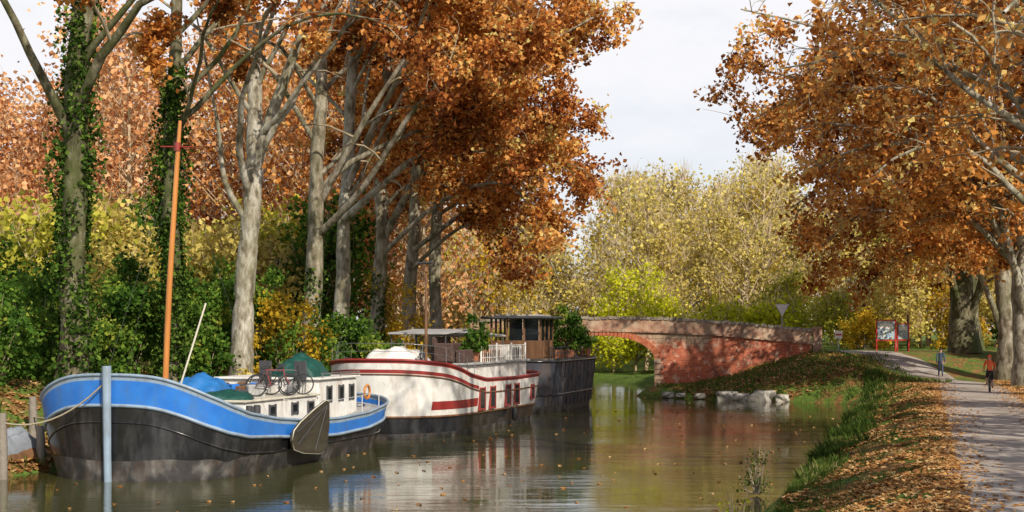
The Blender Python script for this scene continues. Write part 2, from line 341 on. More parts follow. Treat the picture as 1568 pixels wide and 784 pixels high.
# background masses
def mass(name,trees,lsize,nper,trunkm,clump=.9,tw=3):
    T_=Tubes(); data={}
    for (x,y,h,w,key) in trees:
        z0=float(H(x,y,False)); 
        P=np.array([[x,y,z0-.2],[x+R.gauss(0,.3),y,z0+h*.4],[x+R.gauss(0,.6),y,z0+h*.93]]); T_.add(P,[h*.013,h*.009,.03],5)
        na=int(30+h*2.2); cs=[]
        for k_ in range(na):
            t=R.random()**.8; zz=z0+h*(.12+.86*t); ww=w*(.35+.75*math.sin(math.pi*min(1,.12+.86*t)))*R.random()**.5
            a=R.uniform(0,6.28); c=np.array([x+math.cos(a)*ww,y+math.sin(a)*ww,zz]); cs.append((c,R.gauss(.5,.18)))
            st=P[1]*(1-t)+P[2]*t; st=np.array([st[0],st[1],max(z0+1,zz-ww*.9)])
            T_.add([st,(st+c)/2+np.array([0,0,.3]),c+np.array([0,0,.8])],[.07,.045,.015],3)
            for q_ in range(tw):
                T_.add([c,c+np.array([R.gauss(0,.6),R.gauss(0,.6),R.uniform(.5,2.1)])],[.03,.008],3)
        idx=rng.integers(0,na,nper); cc=np.array([c[0] for c in cs]); cr=np.array([c[1] for c in cs])
        Pp=cc[idx]+rng.normal(size=(nper,3))*clump*np.array([1,1,.8])
        data.setdefault(key,[]).append((Pp,cr[idx]+rng.normal(size=nper)*.15))
    e=empty(name); T_.obj('trunks_and_twigs',trunkm,e)
    for kx,d in data.items():
        leaves('foliage_'+kx,np.concatenate([q[0] for q in d]),lsize,M[kx],e,rnd=np.concatenate([q[1] for q in d]))
tw=[]
for i in range(84):
    y=128+57*(i/84)**.8; x=R.uniform(-.12,.40)*y; px=x/y
    h=(15.5 if px<.07 else 18.5 if px<.2 else 15)*R.uniform(.82,1.1)*(y/150)**.8
    tw.append((x,y,h,R.uniform(3,5),R.choice(['khaki','khaki','khaki','khaki','lime','yellow','peach' if px<.02 else 'khaki'])))
M['twigpale']=mat('pale_twigs',[(.3,(.32,.24,.14)),(.7,(.60,.48,.32))],scale=2,rough=.9)
mass('distant_woodland',tw,.34,1700,M['twigpale'],tw=7)
tw=[(10.6,122,9.6,2.8,'ygreen'),(8.6,121,6.5,2.0,'ygreen'),(13,121,6,2,'ygreen'),(18,118,4.0,2.4,'ygreen'),(22,117,3.6,2.2,'ygreen'),(15,119,3.6,2,'ygreen'),(27,116,4.2,2.4,'lime'),(31,115,6,2.5,'khaki'),(34,118,8,3,'yellow'),(38,112,7,3,'khaki'),(4.5,128,4,2.5,'lime'),(1,124,6,3,'khaki'),(43,108,9,3,'khaki'),(24,121,6,2.5,'lime'),(13.5,128,12,3,'khaki'),(20,127,12,3.4,'khaki'),(27,126,12,3.5,'khaki'),(7.5,130,9,2.8,'khaki')]
mass('hedgerow_shrubs',tw,.27,2800,M['twigpale'],.6)
tw=[]
for i in range(30):
    y=R.uniform(94,125); px=-.41+.36*(i+R.random())/30; tw.append((px*y,y,R.uniform(19,27)*(1 if px>-.3 else .85),R.uniform(3.5,5.5),'peach' if px<-.24 or R.random()<.5 else 'orange'))
for i in range(12):
    y=R.uniform(78,92); px=-.38+.26*(i+R.random())/12; tw.append((px*y,y,R.uniform(6,9),R.uniform(2,3.2),R.choice(['khaki','green','green','lime'])))
mass('background_trees',tw,.34,3600,M['twigpale'],1.0)
tw=[]
for i in range(14):
    y=R.uniform(112,150); tw.append((R.uniform(.29,.5)*y,y,R.uniform(9,15),4,R.choice(['khaki','orange','yellow'])))
mass('far_bank_trees',tw,.34,2000,M['twigpale'])
# shrubs along the left bank
def shrub(name,x,y,w,h,key,n,ls=.15,z=None):
    z0=float(H(x,y,False)) if z is None else z; e=empty(name,(x,y,z0)); T_=Tubes(); cs=[]
    for k_ in range(int(16+w*h*2.2)):
        a=R.uniform(0,6.28); rr=w*R.random()**.6; zz=h*R.uniform(.08,1)*(1-.35*(rr/w)**2); c=np.array([math.cos(a)*rr,math.sin(a)*rr*.8,zz])
        T_.add([(c[0]*.15,c[1]*.15,0),c*np.array([.6,.6,.6]),c+np.array([0,0,.35])],[.03,.02,.006],3); cs.append((c,R.gauss(.5,.2)))
    cc=np.array([c[0] for c in cs]); cr=np.array([c[1] for c in cs]); idx=rng.integers(0,len(cs),n)
    T_.obj('stems',M['twig'],e); Pp=cc[idx]+rng.normal(size=(n,3))*np.array([.32,.32,.3])*max(.35,min(1.2,w/2)); Pp[:,2]=np.abs(Pp[:,2])
    leaves('leaves',Pp,ls,M[key],e,rnd=cr[idx]+rng.normal(size=n)*.16); return e
for (x,y,w,h,k_,n_) in [(-16.2,50,1.5,2.8,'green',4500),(-14.6,54,1.6,3.6,'green',7500),(-15.5,57,1.5,4.6,'green',4500),(-13.4,60,1.7,4.2,'green',7000),(-13.2,64,1.8,5.3,'green',5000),
   (-9.7,60.5,1.6,5.4,'yellow',4400),(-9.2,60.2,1.5,4.6,'green',3000),(-8.7,59,1.2,3.2,'green',2800),(-11,61.5,1.2,6.2,'green',4500),(-7.6,66,1.7,4.2,'green',8000),(-6.4,68,1.5,3.8,'green',6500),(-6.3,72,1.8,6.6,'yellow',5000),(-4.6,72.5,1.5,3.4,'green',6500),(-3.2,76,1.7,3.5,'green',7000),(-2.4,80,1.6,4.2,'lime',5500),(-.8,84,1.8,3.6,'green',6000),(-17.0,46,1.5,3.6,'green',3200),(-17.4,52,1.6,4.5,'green',3500),(-10.7,56.5,.8,2.0,'khaki',2000),(-19,58,2,5,'green',5000),(-1.2,90,2,3.4,'lime',5000),(-18.5,64,2,6,'khaki',3500),(-12.4,56.6,1.2,2.6,'green',4000)]:
    shrub('bank_shrub',x,y,w,h,k_,n_,.16)
shrub('dark_ivy_bush',33.6,92.5,1.9,6,'ivy',7500,.2)
for (x,y) in [(34,108),(38,104),(27,109)]: shrub('verge_shrub',x,y,1.8,3,'yellow',3000,.2)
# ------------------------------------------------------------ grass, litter, floating leaves
def grass(name,n,ufun,yr,hgt,wd=.025,seed=0,thr=-.15,pw=1.35):
    Y=yr[0]+(yr[1]-yr[0])*rng.random(n)**pw; u=ufun(n,Y); X=u+.29*Y; Z=H(X,Y)
    k=(vn(X,Y,1.1,seed)+rng.normal(size=n)*.25)>thr; k&=Z>-.12
    X,Y,Z=X[k],Y[k],Z[k]; n=len(X); h=hgt*rng.uniform(.4,1.25,n)*(.75+.4*vn(X,Y,.8,4)); a=rng.uniform(0,6.28,n); ln=h*rng.uniform(.1,.7,n); b_=rng.uniform(0,6.28,n)
    w_=wd*(.6+Y/60); P=np.stack([X,Y,Z-.02],1); d=np.stack([np.cos(a),np.sin(a),0*a],1)*w_[:,None]; q=np.stack([np.cos(b_)*ln,np.sin(b_)*ln,h],1)
    V=np.stack([P-d,P+d,P+q*np.array([.45,.45,.62])+d*.7,P+q],1)
    quads(name,V,M['grass'],rnd=np.clip(rng.normal(size=n)*.22+.45+.38*vn(X,Y,.5,9),0,1))
grass('waterside_grass',26000,lambda n,Y:-3.5+rng.gamma(2,.30,n),(38,84),.42,.018,seed=3,pw=1.0,thr=-.02)
grass('near_waterside_grass',24000,lambda n,Y:-3.4+rng.gamma(2,.28,n),(21,40),.20,.008,seed=3,pw=1.0,thr=0.)
grass('bank_grass',60000,lambda n,Y:rng.uniform(-3.2,.5,n),(21,86),.11,.010,seed=5,thr=0.0,pw=1.6)
grass('verge_grass',12000,lambda n,Y:rng.uniform(4.4,9,n),(35,90),.15,.018,seed=8)
def grassxy(name,n,xr,yr,hgt):
    X=rng.uniform(*xr,n);Y=rng.uniform(*yr,n);Z=H(X,Y);k=(Z>.05)&(vn(X,Y,1.3,2)>-.25);X,Y,Z=X[k],Y[k],Z[k];n=len(X)
    h=hgt*rng.uniform(.4,1.2,n);a=rng.uniform(0,6.28,n);P=np.stack([X,Y,Z],1);d=np.stack([np.cos(a),np.sin(a),0*a],1)*.035;q=np.stack([rng.normal(size=n)*h*.3,rng.normal(size=n)*h*.3,h],1)
    quads(name,np.stack([P-d,P+d,P+q*.6+d*.6,P+q],1),M['grass'],rnd=rng.normal(size=n)*.2+.6)
grassxy('slope_grass',14000,(9.5,25),(80,95),.26)
grassxy('left_bank_grass',9000,(-17,-2),(40,84),.35)
def litter(name,n,X,Y,size,off=.03,keepf=None,flat=.75):
    Z=H(X,Y); k=Z>.02
    if keepf is not None: k&=keepf
    P=np.stack([X,Y,Z+off+rng.random(len(X))*.03],1)[k]; leaves(name,P,size,M['litter'],None,flat=flat)
n_=46000; Y=20+68*rng.random(n_)**1.6; u=rng.uniform(-3.2,.75,n_); litter('fallen_leaves',n_,u+.29*Y,Y,.115,keepf=(vn(u+.29*Y,Y,1.3,6)+rng.normal(size=n_)*.4+(u+1)*.10>-.08))
n_=4200; Y=20+60*rng.random(n_)**1.4; u=2.4+1.95*np.sign(rng.normal(size=n_))*rng.random(n_)**.28; X=u+.29*Y
P=np.stack([X,Y,H(X,Y,False)+.065],1); leaves('path_leaves',P,.10,M['litter'],flat=.9)
n_=16000; Y=34+56*rng.random(n_); u=rng.uniform(4.2,10,n_); litter('verge_leaves',n_,u+.29*Y,Y,.15)
n_=16000; Y=rng.uniform(36,86,n_); u=-26.1-rng.random(n_)**1.5*7; litter('left_bank_leaves',n_,u+.29*Y,Y,.17)
n_=7000; X=rng.uniform(10,24,n_); Y=rng.uniform(82,95,n_); litter('slope_leaves',n_,X,Y,.17)
n_=380; Y=22+68*rng.random(n_)**1.1; u=rng.uniform(-25.5,-4,n_); X=u+.29*Y
P=np.stack([X,Y,np.full(n_,.012)],1); leaves('floating_leaves',P,.14,M['litter'],flat=.97)
shrub('waterside_sprig',4.6,29.2,.35,.7,'ygreen',170,.09,z=.0); shrub('waterside_sprig',6.2,36,.5,1.5,'grass',320,.07,z=.05)
# ------------------------------------------------------------ boats
wht=mat('white_boat_paint',(.78,.77,.73),scale=2,rough=.4,dirt=(.34,.25,.17),dirtamt=.6,dscale=1.8)
blu=mat('blue_boat_paint',[(.3,(.020,.15,.54)),(.7,(.032,.21,.66))],scale=2,rough=.33,dirt=(.08,.16,.30),dirtamt=.65,dscale=2.4)
lblu=mat('grey_blue_paint',(.27,.36,.46),scale=2,rough=.45,dirt=(.16,.15,.13),dirtamt=.6,dscale=3)
blk=mat('black_boat_paint',[(.3,(.010,.010,.012)),(.7,(.022,.022,.025))],scale=2,rough=.2,dirt=(.11,.11,.11),dirtamt=.5,dscale=1.8)
blkw=mat('weathered_black_paint',[(.3,(.018,.018,.018)),(.5,(.038,.036,.035)),(.62,(.10,.095,.09)),(.76,(.22,.21,.19))],scale=2.2,rough=.5,st=(1,1,.7),detail=12,dirt=(.11,.065,.04),dscale=2)
red=mat('dark_red_paint',(.30,.03,.025),scale=2,rough=.45,dirt=(.12,.05,.04),dscale=2)
navy=mat('navy_paint',[(.3,(.018,.022,.035)),(.7,(.05,.055,.07))],scale=1.6,rough=.5,dirt=(.15,.10,.07),dirtamt=.6)
grey=mat('grey_deck',(.38,.38,.37),scale=2,rough=.7,dirt=(.15,.13,.11))
dgrey=mat('dark_grey',(.06,.06,.065),scale=4,rough=.6)
rubber=mat('rubber',(.02,.02,.02),rough=.7)
steel=mat('steel',(.45,.45,.46),rough=.35,metal=.9)
brown=mat('brown_wood',[(.3,(.10,.045,.02)),(.7,(.22,.11,.05))],scale=4,rough=.6,st=(1,1,.2))
mastm=mat('varnished_mast',[(.3,(.42,.15,.03)),(.7,(.62,.26,.06))],scale=4,rough=.4,st=(1,1,.1))
lee=mat('leeboard_wood',[(.3,(.025,.02,.012)),(.7,(.06,.05,.03))],scale=5,rough=.5,st=(.3,1,1),bump=.3)
cream=mat('cream_paint',(.62,.58,.47),rough=.5,dirt=(.3,.25,.2))
gtarp=mat('green_tarpaulin',[(.3,(.005,.045,.035)),(.7,(.007,.08,.06))],scale=3,rough=.5,bump=1,bscale=4)
btarp=mat('blue_tarpaulin',(.02,.16,.45),scale=3,rough=.5,bump=.8,bscale=4)
terra=mat('terracotta',(.4,.16,.08),rough=.8); rope=mat('rope',(.42,.36,.25),rough=.9,scale=30,bump=.5)
m,n,l,out=newmat('window_glass'); p=n.new('ShaderNodeBsdfPrincipled'); p.inputs['Base Color'].default_value=(.012,.015,.02,1); p.inputs['Roughness'].default_value=.06; p.inputs['Specular IOR Level'].default_value=.9; l.new(p.outputs[0],out.inputs[0]); glass=m
class Hull:
    def __init__(s,par,L,B,sheer,levels,mats,bow=(3.,4.5),stern=(2.2,3.5),p=2.3,drop=.3,override=None):
        s.L,s.B,s.sheer,s.bow,s.stern,s.p=L,B,sheer,bow,stern,p; s.par=par
        N=84; ss=[L*.5*(1-math.cos(math.pi*i/N)) for i in range(N+1)]; vs=[];fs=[];fm=[]; nl=len(levels)
        for sd in (-1,1):
            o=len(vs)
            for a in ss:
                for z in levels: 
                    zz=z(a); vs.append((a,sd*s.w(a,zz),zz))
            for i in range(N):
                for j in range(nl-1):
                    q=(o+i*nl+j,o+(i+1)*nl+j,o+(i+1)*nl+j+1,o+i*nl+j+1); fs.append(q if sd>0 else q[::-1])
                    mi=mats[j]; 
                    if override: mi=override(ss[i],j,mi)
                    fm.append(mi)
        s.vs,s.fs,s.fm=vs,fs,fm; s.ss=ss; s.drop=drop
    def build(s,mats,deckm):
        mesh('hull',s.vs,s.fs,mats,s.fm,s.par,smooth=True)
        vs=[];fs=[]
        for a in s.ss:
            z=s.sheer(a)-s.drop; w=s.w(a,z)*.985; vs+=[(a,-w,z),(a,0,z+.08),(a,w,z)]
        for i in range(len(s.ss)-1):
            for j in (0,1): fs.append((i*3+j,i*3+3+j,i*3+4+j,i*3+1+j))
        mesh('deck',vs,fs,deckm,None,s.par)
    def w(s,a,z):
        top=s.sheer(a); q=max(0,min(1,z/top)); bl=s.bow[1]+(s.bow[0]-s.bow[1])*q; sl=s.stern[1]+(s.stern[0]-s.stern[1])*q
        f=lambda t:(1-(1-min(max(t,0),1))**s.p)**(1/s.p)
        return s.B/2*f(a/bl)*f((s.L-a)/sl)*(1-.10*(1-q)**2-(.25 if z<-.3 else 0))
    def strake(s,name,zf,r,mt,off=.0,a0=0,a1=None,step=90):
        a1=s.L if a1 is None else a1
        for sd in (-1,1):
            P=[]
            for i in range(step+1):
                t=i/step; a=a0+(a1-a0)*.5*(1-math.cos(math.pi*t)) if a0==0 and a1==s.L else a0+(a1-a0)*t
                z=zf(a); P.append((a,sd*(s.w(a,z)+off),z))
            tube(name,P,r,mt,s.par,6)
def ip(pts,sm=5): 
    xs=[p[0] for p in pts]; ys=[p[1] for p in pts]
    cx=np.linspace(xs[0],xs[-1],160); cy=np.interp(cx,xs,ys); 
    for _ in range(2): cy=np.convolve(np.pad(cy,sm//2,'edge'),np.ones(sm)/sm,'valid')
    return lambda a:float(np.interp(a,cx,cy))
def bicycle(name,par,M4,cm,world=False):
    e=bpy.data.objects.new(name,None); add(e,par); e.matrix_local=M4
    for k_,x in (('rear_wheel',-.52),('front_wheel',.52)):
        P=[(x+.33*math.cos(a),0,.34+.33*math.sin(a)) for a in np.linspace(0,2*math.pi,25)]
        tube(k_+'_tyre',P,.022,rubber,e,6,True)
        t=Tubes()
        for a in np.linspace(0,math.pi*2,13)[:-1]: t.add([(x,0,.34),(x+.32*math.cos(a),0,.34+.32*math.sin(a))],.004,3)
        t.obj(k_+'_spokes',steel,e)
    t=Tubes(); bb=(-.08,0,.30); st=(-.22,0,.82); hd=(.33,0,.80); hb=(.37,0,.66)
    for a,b_ in ((bb,st),(st,hd),(bb,hb),(hd,hb),(bb,(-.52,0,.34)),(st,(-.52,0,.34)),(hb,(.52,0,.34)),(hd,(.31,0,.96))): t.add([a,b_],.017,6)
    t.obj('frame',cm,e)
    tube('handlebar',[(.22,-.27,.98),(.33,-.2,.98),(.33,.2,.98),(.22,.27,.98)],.014,dgrey,e)
    box('saddle',(-.25,0,.90),(.26,.13,.06),rubber,e,bev=.02); tube('crank',[(-.2,-.09,.24),(-.08,-.09,.30),(-.08,.09,.30),(.04,.09,.36)],.012,steel,e)
    return e
def gl(par,name,c,s,fr,rz=0):
    e=par; x,y,z=c; w,h=s
    c0,s0=math.cos(rz),math.sin(rz)
    box(name+'_glass',(x,y,z),(w,.05,h),glass,e,rz=rz,bev=.0)
    for dx,dz,a,b_ in ((-w/2,0,.06,h+.12),(w/2,0,.06,h+.12),(0,h/2,w-.06,.07),(0,-h/2,w-.06,.07)):
        box(name+'_frame',(x+dx*c0,y+dx*s0,z+dz),(a,.10,b_),fr,e,rz=rz,bev=.01)
# ---- blue barge
AX=math.atan2(.956,.292)
b1=empty('blue_barge',(-11.14,39.4,0),AX)
sh=ip([(0,3.0),(.25,2.72),(.7,2.35),(1.3,2.05),(2.2,1.8),(4,1.55),(6,1.38),(8.5,1.3),(11,1.36),(13,1.6),(14.5,1.85)],3)
bw=lambda a:.80-.32*min(1,max(0,a/4))
lv=[sh,lambda a:sh(a)-.10,lambda a:sh(a)-.14,lambda a:sh(a)-bw(a),lambda a:sh(a)-bw(a)-.09,lambda a:max(.60,sh(a)-bw(a)-.09-.5*(sh(a)-bw(a)-.60)),lambda a:.56+.05*math.sin(a*3)+.03*math.sin(a*7.3),lambda a:.12,lambda a:-.25,lambda a:-.6]
h1=Hull(b1,14.5,6.3,sh,lv,[1,1,0,2,3,3,4,4,4],bow=(1.9,2.9),stern=(2.4,4),p=2.4)
h1.build([blu,lblu,lblu,blk,blkw],grey)
h1.strake('rubbing_strake',lambda a:sh(a)-bw(a)-.04,.055,lblu,.02)
h1.strake('cap_rail',lambda a:sh(a)+.01,.05,lblu,0)
h1.strake('lower_strake',lambda a:max(.58,sh(a)-bw(a)-.5),.03,blk,.01)
tube('stem_post',[(-.10,0,-.5),(-.14,0,.8),(-.16,0,2.0),(-.17,0,3.2)],[.13,.13,.14,.15],lblu,b1,4)
box('rudder',(14.75,0,.7),(.7,.10,2.0),blk,b1)
box('forward_cabin',(6.8,0,1.5),(5.2,3.9,1.0),wht,b1,bev=.05); box('forward_cabin_roof',(6.8,0,2.03),(5.35,4.05,.07),cream,b1)
box('aft_cabin',(11.2,0,1.8),(3.3,3.8,1.4),wht,b1,bev=.06); box('aft_cabin_roof',(11.2,0,2.54),(3.5,4.0,.08),wht,b1)
box('cockpit_coaming',(13.2,0,1.75),(.7,2.6,.5),blu,b1)
for x_ in (4.9,6.0,7.6,8.8): gl(b1,'window',(x_,-1.955,1.66),(.42,.30),dgrey)
for x_ in (10.4,11.4,12.3): gl(b1,'window',(x_,-1.905,2.0),(.36,.46),dgrey)
tube('handrail',[(9.6,-2.0,2.72),(12.8,-2.0,2.72)],.025,steel,b1)
for x_ in (9.7,11.2,12.7): tube('handrail_post',[(x_,-1.98,2.5),(x_,-2.0,2.72)],.02,steel,b1)
def tarp(name,c,s,mt,par,rz=0,seed=0):
    vs=[];fs=[];n=18
    for i in range(n+1):
        for j in range(n+1):
            a=i/n*2-1;b_=j/n*2-1; hgt=max(0,(1-abs(a)**3.2)*(1-abs(b_)**2.6)); 
            z=s[2]*(hgt**.5)*(1+.14*math.sin(a*5+seed)+.12*math.sin(b_*7+a*3+seed)+.07*math.sin(a*17+b_*5)); vs.append((a*s[0]/2,b_*s[1]/2,z))
    for i in range(n):
        for j in range(n): q=i*(n+1)+j; fs.append((q,q+n+1,q+n+2,q+1))
    o=mesh(name,vs,fs,mt,None,par,True); o.location=c; o.rotation_euler=(0,0,rz)
tarp('green_tarpaulin',(10.7,-.7,2.55),(1.6,1.7,.66),gtarp,b1,0,1); tarp('green_tarpaulin_small',(4.9,-1.0,2.05),(1.3,1.6,.26),gtarp,b1,.4,2); tarp('blue_tarpaulin',(6.9,1.0,2.05),(2.0,1.6,.6),btarp,b1,.2,3)
tarp('green_hatch_cover',(3.6,-.9,1.65),(1.2,1.3,.32),gtarp,b1,.3,5)
Mx=lambda x,y,z,rz,rx=0:Matrix.Translation((x,y,z))@Matrix.Rotation(rz,4,'Z')@Matrix.Rotation(rx,4,'X')
bicycle('bicycle',b1,Mx(6.9,-1.5,2.08,-.9,.12),dgrey); bicycle('bicycle',b1,Mx(7.6,-1.2,2.08,-1.15,-.08),red); bicycle('bicycle',b1,Mx(8.2,-.9,2.08,-.7,.1),dgrey); bicycle('bicycle',b1,Mx(8.0,-1.5,2.08,-1.0,.15),blk)
for k_ in range(12):
    x_=R.uniform(5.2,9.2); y_=R.uniform(-1.1,1.4); box('deck_clutter',(x_,y_,2.07+.17),(R.uniform(.2,.6),R.uniform(.2,.5),R.uniform(.2,.42)),R.choice([dgrey,brown,blu,grey,dgrey]),b1,rz=R.random()*3)
for x_,y_ in ((8.9,-1.5),(8.9,-.2)):
    for dy in (0,.45): tube('chair_frame',[(x_,y_+dy,2.08),(x_+.1,y_+dy,2.5),(x_+.5,y_+dy,2.52),(x_+.45,y_+dy,2.08)],.02,dgrey,b1)
    box('chair_back',(x_+.55,y_+.22,2.8),(.06,.46,.7),dgrey,b1); box('chair_seat',(x_+.3,y_+.22,2.52),(.45,.46,.05),dgrey,b1)
box('mast_tabernacle',(2.85,0,1.95),(.34,.4,1.3),dgrey,b1); 
tube('mast',[(2.85,0,1.7),(2.9,-.15,5.5),(3.0,-.34,9.0),(3.05,-.42,10.4)],[.09,.085,.075,.05],mastm,b1,10)
tube('mast_crosstree',[(3.0,-.85,9.6),(3.0,.2,9.65)],.025,red,b1); tube('masthead_lamp',[(3.0,-.36,9.5),(3.0,-.36,9.75)],.09,red,b1)
tube('gaff_pole',[(3.3,-.1,2.0),(3.9,-.8,5.0)],.03,cream,b1)
for y_ in (-2.6,2.6): tube('shroud',[(3.0,-.38,9.5),(4.4,y_,1.6)],.004,dgrey,b1,4)
tube('forestay',[(3.0,-.38,9.5),(-.1,0,3.1)],.004,dgrey,b1,4)
tube('windlass_drum',[(1.6,-.5,2.3),(1.6,.5,2.3)],.16,dgrey,b1,12); box('windlass_frame',(1.6,.0,2.05),(.3,1.2,.5),dgrey,b1); tube('windlass_wheel',[(1.6,-.62,2.35),(1.6,-.56,2.35)],.28,blk,b1,14)
tube('anchor_stock',[(.3,-.9,2.72),(.6,-1.6,2.60)],.06,dgrey,b1); tube('anchor_shank',[(.45,-1.25,2.66),(1.4,-1.0,2.4)],.05,dgrey,b1)
for x_ in (3.6,4.1): tube('bollard',[(x_,-2.4,1.3),(x_,-2.4,1.95)],[.09,.09],dgrey,b1,10)
def slab(name,pts,y,th,mt,par):
    n=len(pts); vs=[(p[0],y,p[1]) for p in pts]+[(p[0],y-th,p[1]) for p in pts]
    fs=[tuple(range(n)),tuple(range(2*n-1,n-1,-1))]+[(i,(i+1)%n+0,(i+1)%n+n,i+n) for i in range(n)]
    return mesh(name,vs,fs,mt,None,par)
lp=[(7.3,1.9),(7.05,1.96),(6.2,1.72),(5.2,1.38),(4.75,1.15),(4.62,.85),(4.75,.58),(5.4,.42),(6.6,.30),(6.95,.36),(7.15,.6),(7.3,1.2)]
slab('leeboard',lp,-3.24,.09,lee,b1)
tube('leeboard_rim',[(p[0],-3.31,p[1]) for p in lp+[lp[0]]],.02,cream,b1,6,True)
for q_ in ((4.9,1.1),(4.95,.7),(6.2,.45)): tube('leeboard_strap',[(7.1,-3.34,1.8),(q_[0],-3.34,q_[1])],.018,dgrey,b1,4)
for a in np.arange(4.6,13.6,1.5): tube('stanchion',[(a,-(h1.w(a,sh(a))-.1),sh(a)),(a,-(h1.w(a,sh(a))-.1),sh(a)+.62)],.014,wht,b1,5)
tube('guard_wire',[(a,-(h1.w(a,sh(a))-.1),sh(a)+.6) for a in np.arange(4.6,13.7,.5)],.008,wht,b1,4)
for k_ in range(8): box('stern_clutter',(R.uniform(12.9,13.9),R.uniform(-1.6,1.4),1.75+R.uniform(.0,.3)),(R.uniform(.2,.45),)*2+(R.uniform(.2,.5),),R.choice([dgrey,blu,brown,wht,mastm,red]),b1,rz=R.random()*3)
tube('lifebuoy',[(13.3+.24*math.cos(a),-2.1,1.95+.24*math.sin(a)) for a in np.linspace(0,6.283,20)],.05,mastm,b1,8,True)
def fender(par,x,y,z):
    tube('fender',[(x,y,z-.3),(x,y,z-.22),(x,y,z+.22),(x,y,z+.3)],[.04,.13,.13,.04],rubber,par,10); tube('fender_line',[(x,y,z+.3),(x,y+.1,z+.9)],.012,rope,par,4)
# ---- white houseboat
b2=empty('white_houseboat',(-5.3,54.6,0),AX)
sh2=ip([(0,3.05),(1.5,2.85),(3.5,2.4),(5.5,2.15),(10,2.1),(14,2.15),(15.2,2.25)])
lv=[sh2,lambda a:sh2(a)-.12,lambda a:sh2(a)-.36,lambda a:sh2(a)-.50,lambda a:1.42,lambda a:1.08,lambda a:.82-.03*a/5,lambda a:.2,lambda a:-.2,lambda a:-.6]
def ov(a,j,mi):
    if j==4 and .9<a<4.4: return 1
    if j==2 and a>4.4: return 0
    return mi
h2=Hull(b2,15.2,5.5,sh2,lv,[1,0,1,0,0,0,2,3,3],bow=(3.0,4.4),stern=(2,3.2),p=2.3,drop=.25,override=ov)
h2.build([wht,red,blk,blkw],grey)
h2.strake('cap_rail',lambda a:sh2(a)+.01,.06,red,0); h2.strake('rubbing_strake',lambda a:.84-.03*a/5,.05,brown,.02); h2.strake('upper_strake',lambda a:sh2(a)-.55,.035,brown,.01)
for x_ in (5.0,6.4,8.6,9.9): gl(b2,'side_window',(x_,-(h2.w(x_,1.4)+.012),1.36),(.70,.86),red)
gl(b2,'side_window',(12.4,-(h2.w(12.4,1.4)+.012),1.36),(.5,.6),red)
box('saloon',(9.2,0,2.35),(8.8,4.2,.75),wht,b2,bev=.05); box('saloon_roof',(9.2,0,2.78),(9.0,4.5,.10),grey,b2)
tarp('dinghy_cover',(2.7,.1,2.6),(3.0,2.4,.8),wht,b2,.1,4)
for a in np.arange(.6,5,.9):
    for sd in (-1,1):
        w_=h2.w(a,sh2(a))-.08; tube('bow_rail_post',[(a,sd*w_,sh2(a)),(a,sd*w_,sh2(a)+.65)],.012,steel,b2,5)
for zz in (.35,.65):
    tube('bow_rail',[(a,-(h2.w(a,sh2(a))-.08),sh2(a)+zz) for a in np.linspace(.2,5,14)][::-1]+[(a,(h2.w(a,sh2(a))-.08),sh2(a)+zz) for a in np.linspace(.2,5,14)],.010,steel,b2,5)
tube('lamp_pole',[(3.3,-.9,2.7),(3.3,-.9,6.85)],[.07,.05],brown,b2,8); tube('lamp_crossbar',[(3.1,-1.25,6.9),(3.5,-.5,6.9)],.05,dgrey,b2); tube('pole_collar',[(3.3,-.9,6.55),(3.3,-.9,6.7)],.12,brown,b2)
wick=mat('brown_wicker',[(.3,(.04,.022,.018)),(.7,(.12,.07,.055))],scale=14,rough=.8,bump=.6)
box('wicker_sofa_seat',(5.6,-1.2,3.05),(2.0,.85,.45),wick,b2,bev=.06); box('wicker_sofa_back',(5.6,-.72,3.4),(2.0,.2,1.0),wick,b2,bev=.06)
box('wicker_sofa_arm',(4.55,-1.2,3.25),(.2,.85,.8),wick,b2,bev=.06); box('wicker_sofa_arm',(6.65,-1.2,3.25),(.2,.85,.8),wick,b2,bev=.06)
box('wicker_chest',(5.3,-1.85,3.1),(1.2,.4,.55),wick,b2,bev=.05); box('deck_table',(7.4,-.6,3.3),(1.2,.8,.06),brown,b2)
for dx in(-.5,.5):
    for dy in (-.3,.3): tube('table_leg',[(7.4+dx,-.6+dy,2.83),(7.4+dx,-.6+dy,3.28)],.03,brown,b2)
pk=Tubes()
for a in np.arange(6.6,13.2,.3): pk.add([(a,-2.15,2.83),(a,-2.15,3.5)],.018,4)
pk.add([(6.6,-2.15,3.5),(13.2,-2.15,3.5)],.03,6); pk.add([(6.6,-2.15,3.0),(13.2,-2.15,3.0)],.025,6)
for a in (6.6,8.8,11,13.2): pk.add([(a,-2.15,2.8),(a,-2.15,3.62)],.045,6)
pk.obj('deck_railing',wht,b2)
box('awning_left',(6.2,0,4.12),(3.2,2.6,.08),grey,b2,ry=-.05); box('awning_right',(10.2,0,4.0),(4.2,3.0,.09),grey,b2,ry=.04)
for x_,y_ in ((4.8,-1.2),(7.7,-1.2),(4.8,1.2),(7.7,1.2),(8.3,-1.4),(12.1,-1.4),(8.3,1.4),(12.1,1.4)): tube('awning_post',[(x_,y_,2.8),(x_,y_,4.08)],.035,dgrey,b2,6)
box('white_cabin_block',(12.6,-.9,3.1),(2.0,1.9,.8),wht,b2); box('aft_locker',(11.0,-1.1,3.05),(.8,.8,.5),terra,b2)
gl(b2,'cabin_block_window',(12.6,-1.87,3.15),(.8,.4),dgrey)
for k_ in range(14): box('deck_clutter',(R.uniform(7,12),R.uniform(-1.8,1.2),2.98),(R.uniform(.25,.6),R.uniform(.2,.4),R.uniform(.25,.7)),R.choice([dgrey,brown,wht,terra,red,wick]),b2,rz=R.random()*3)
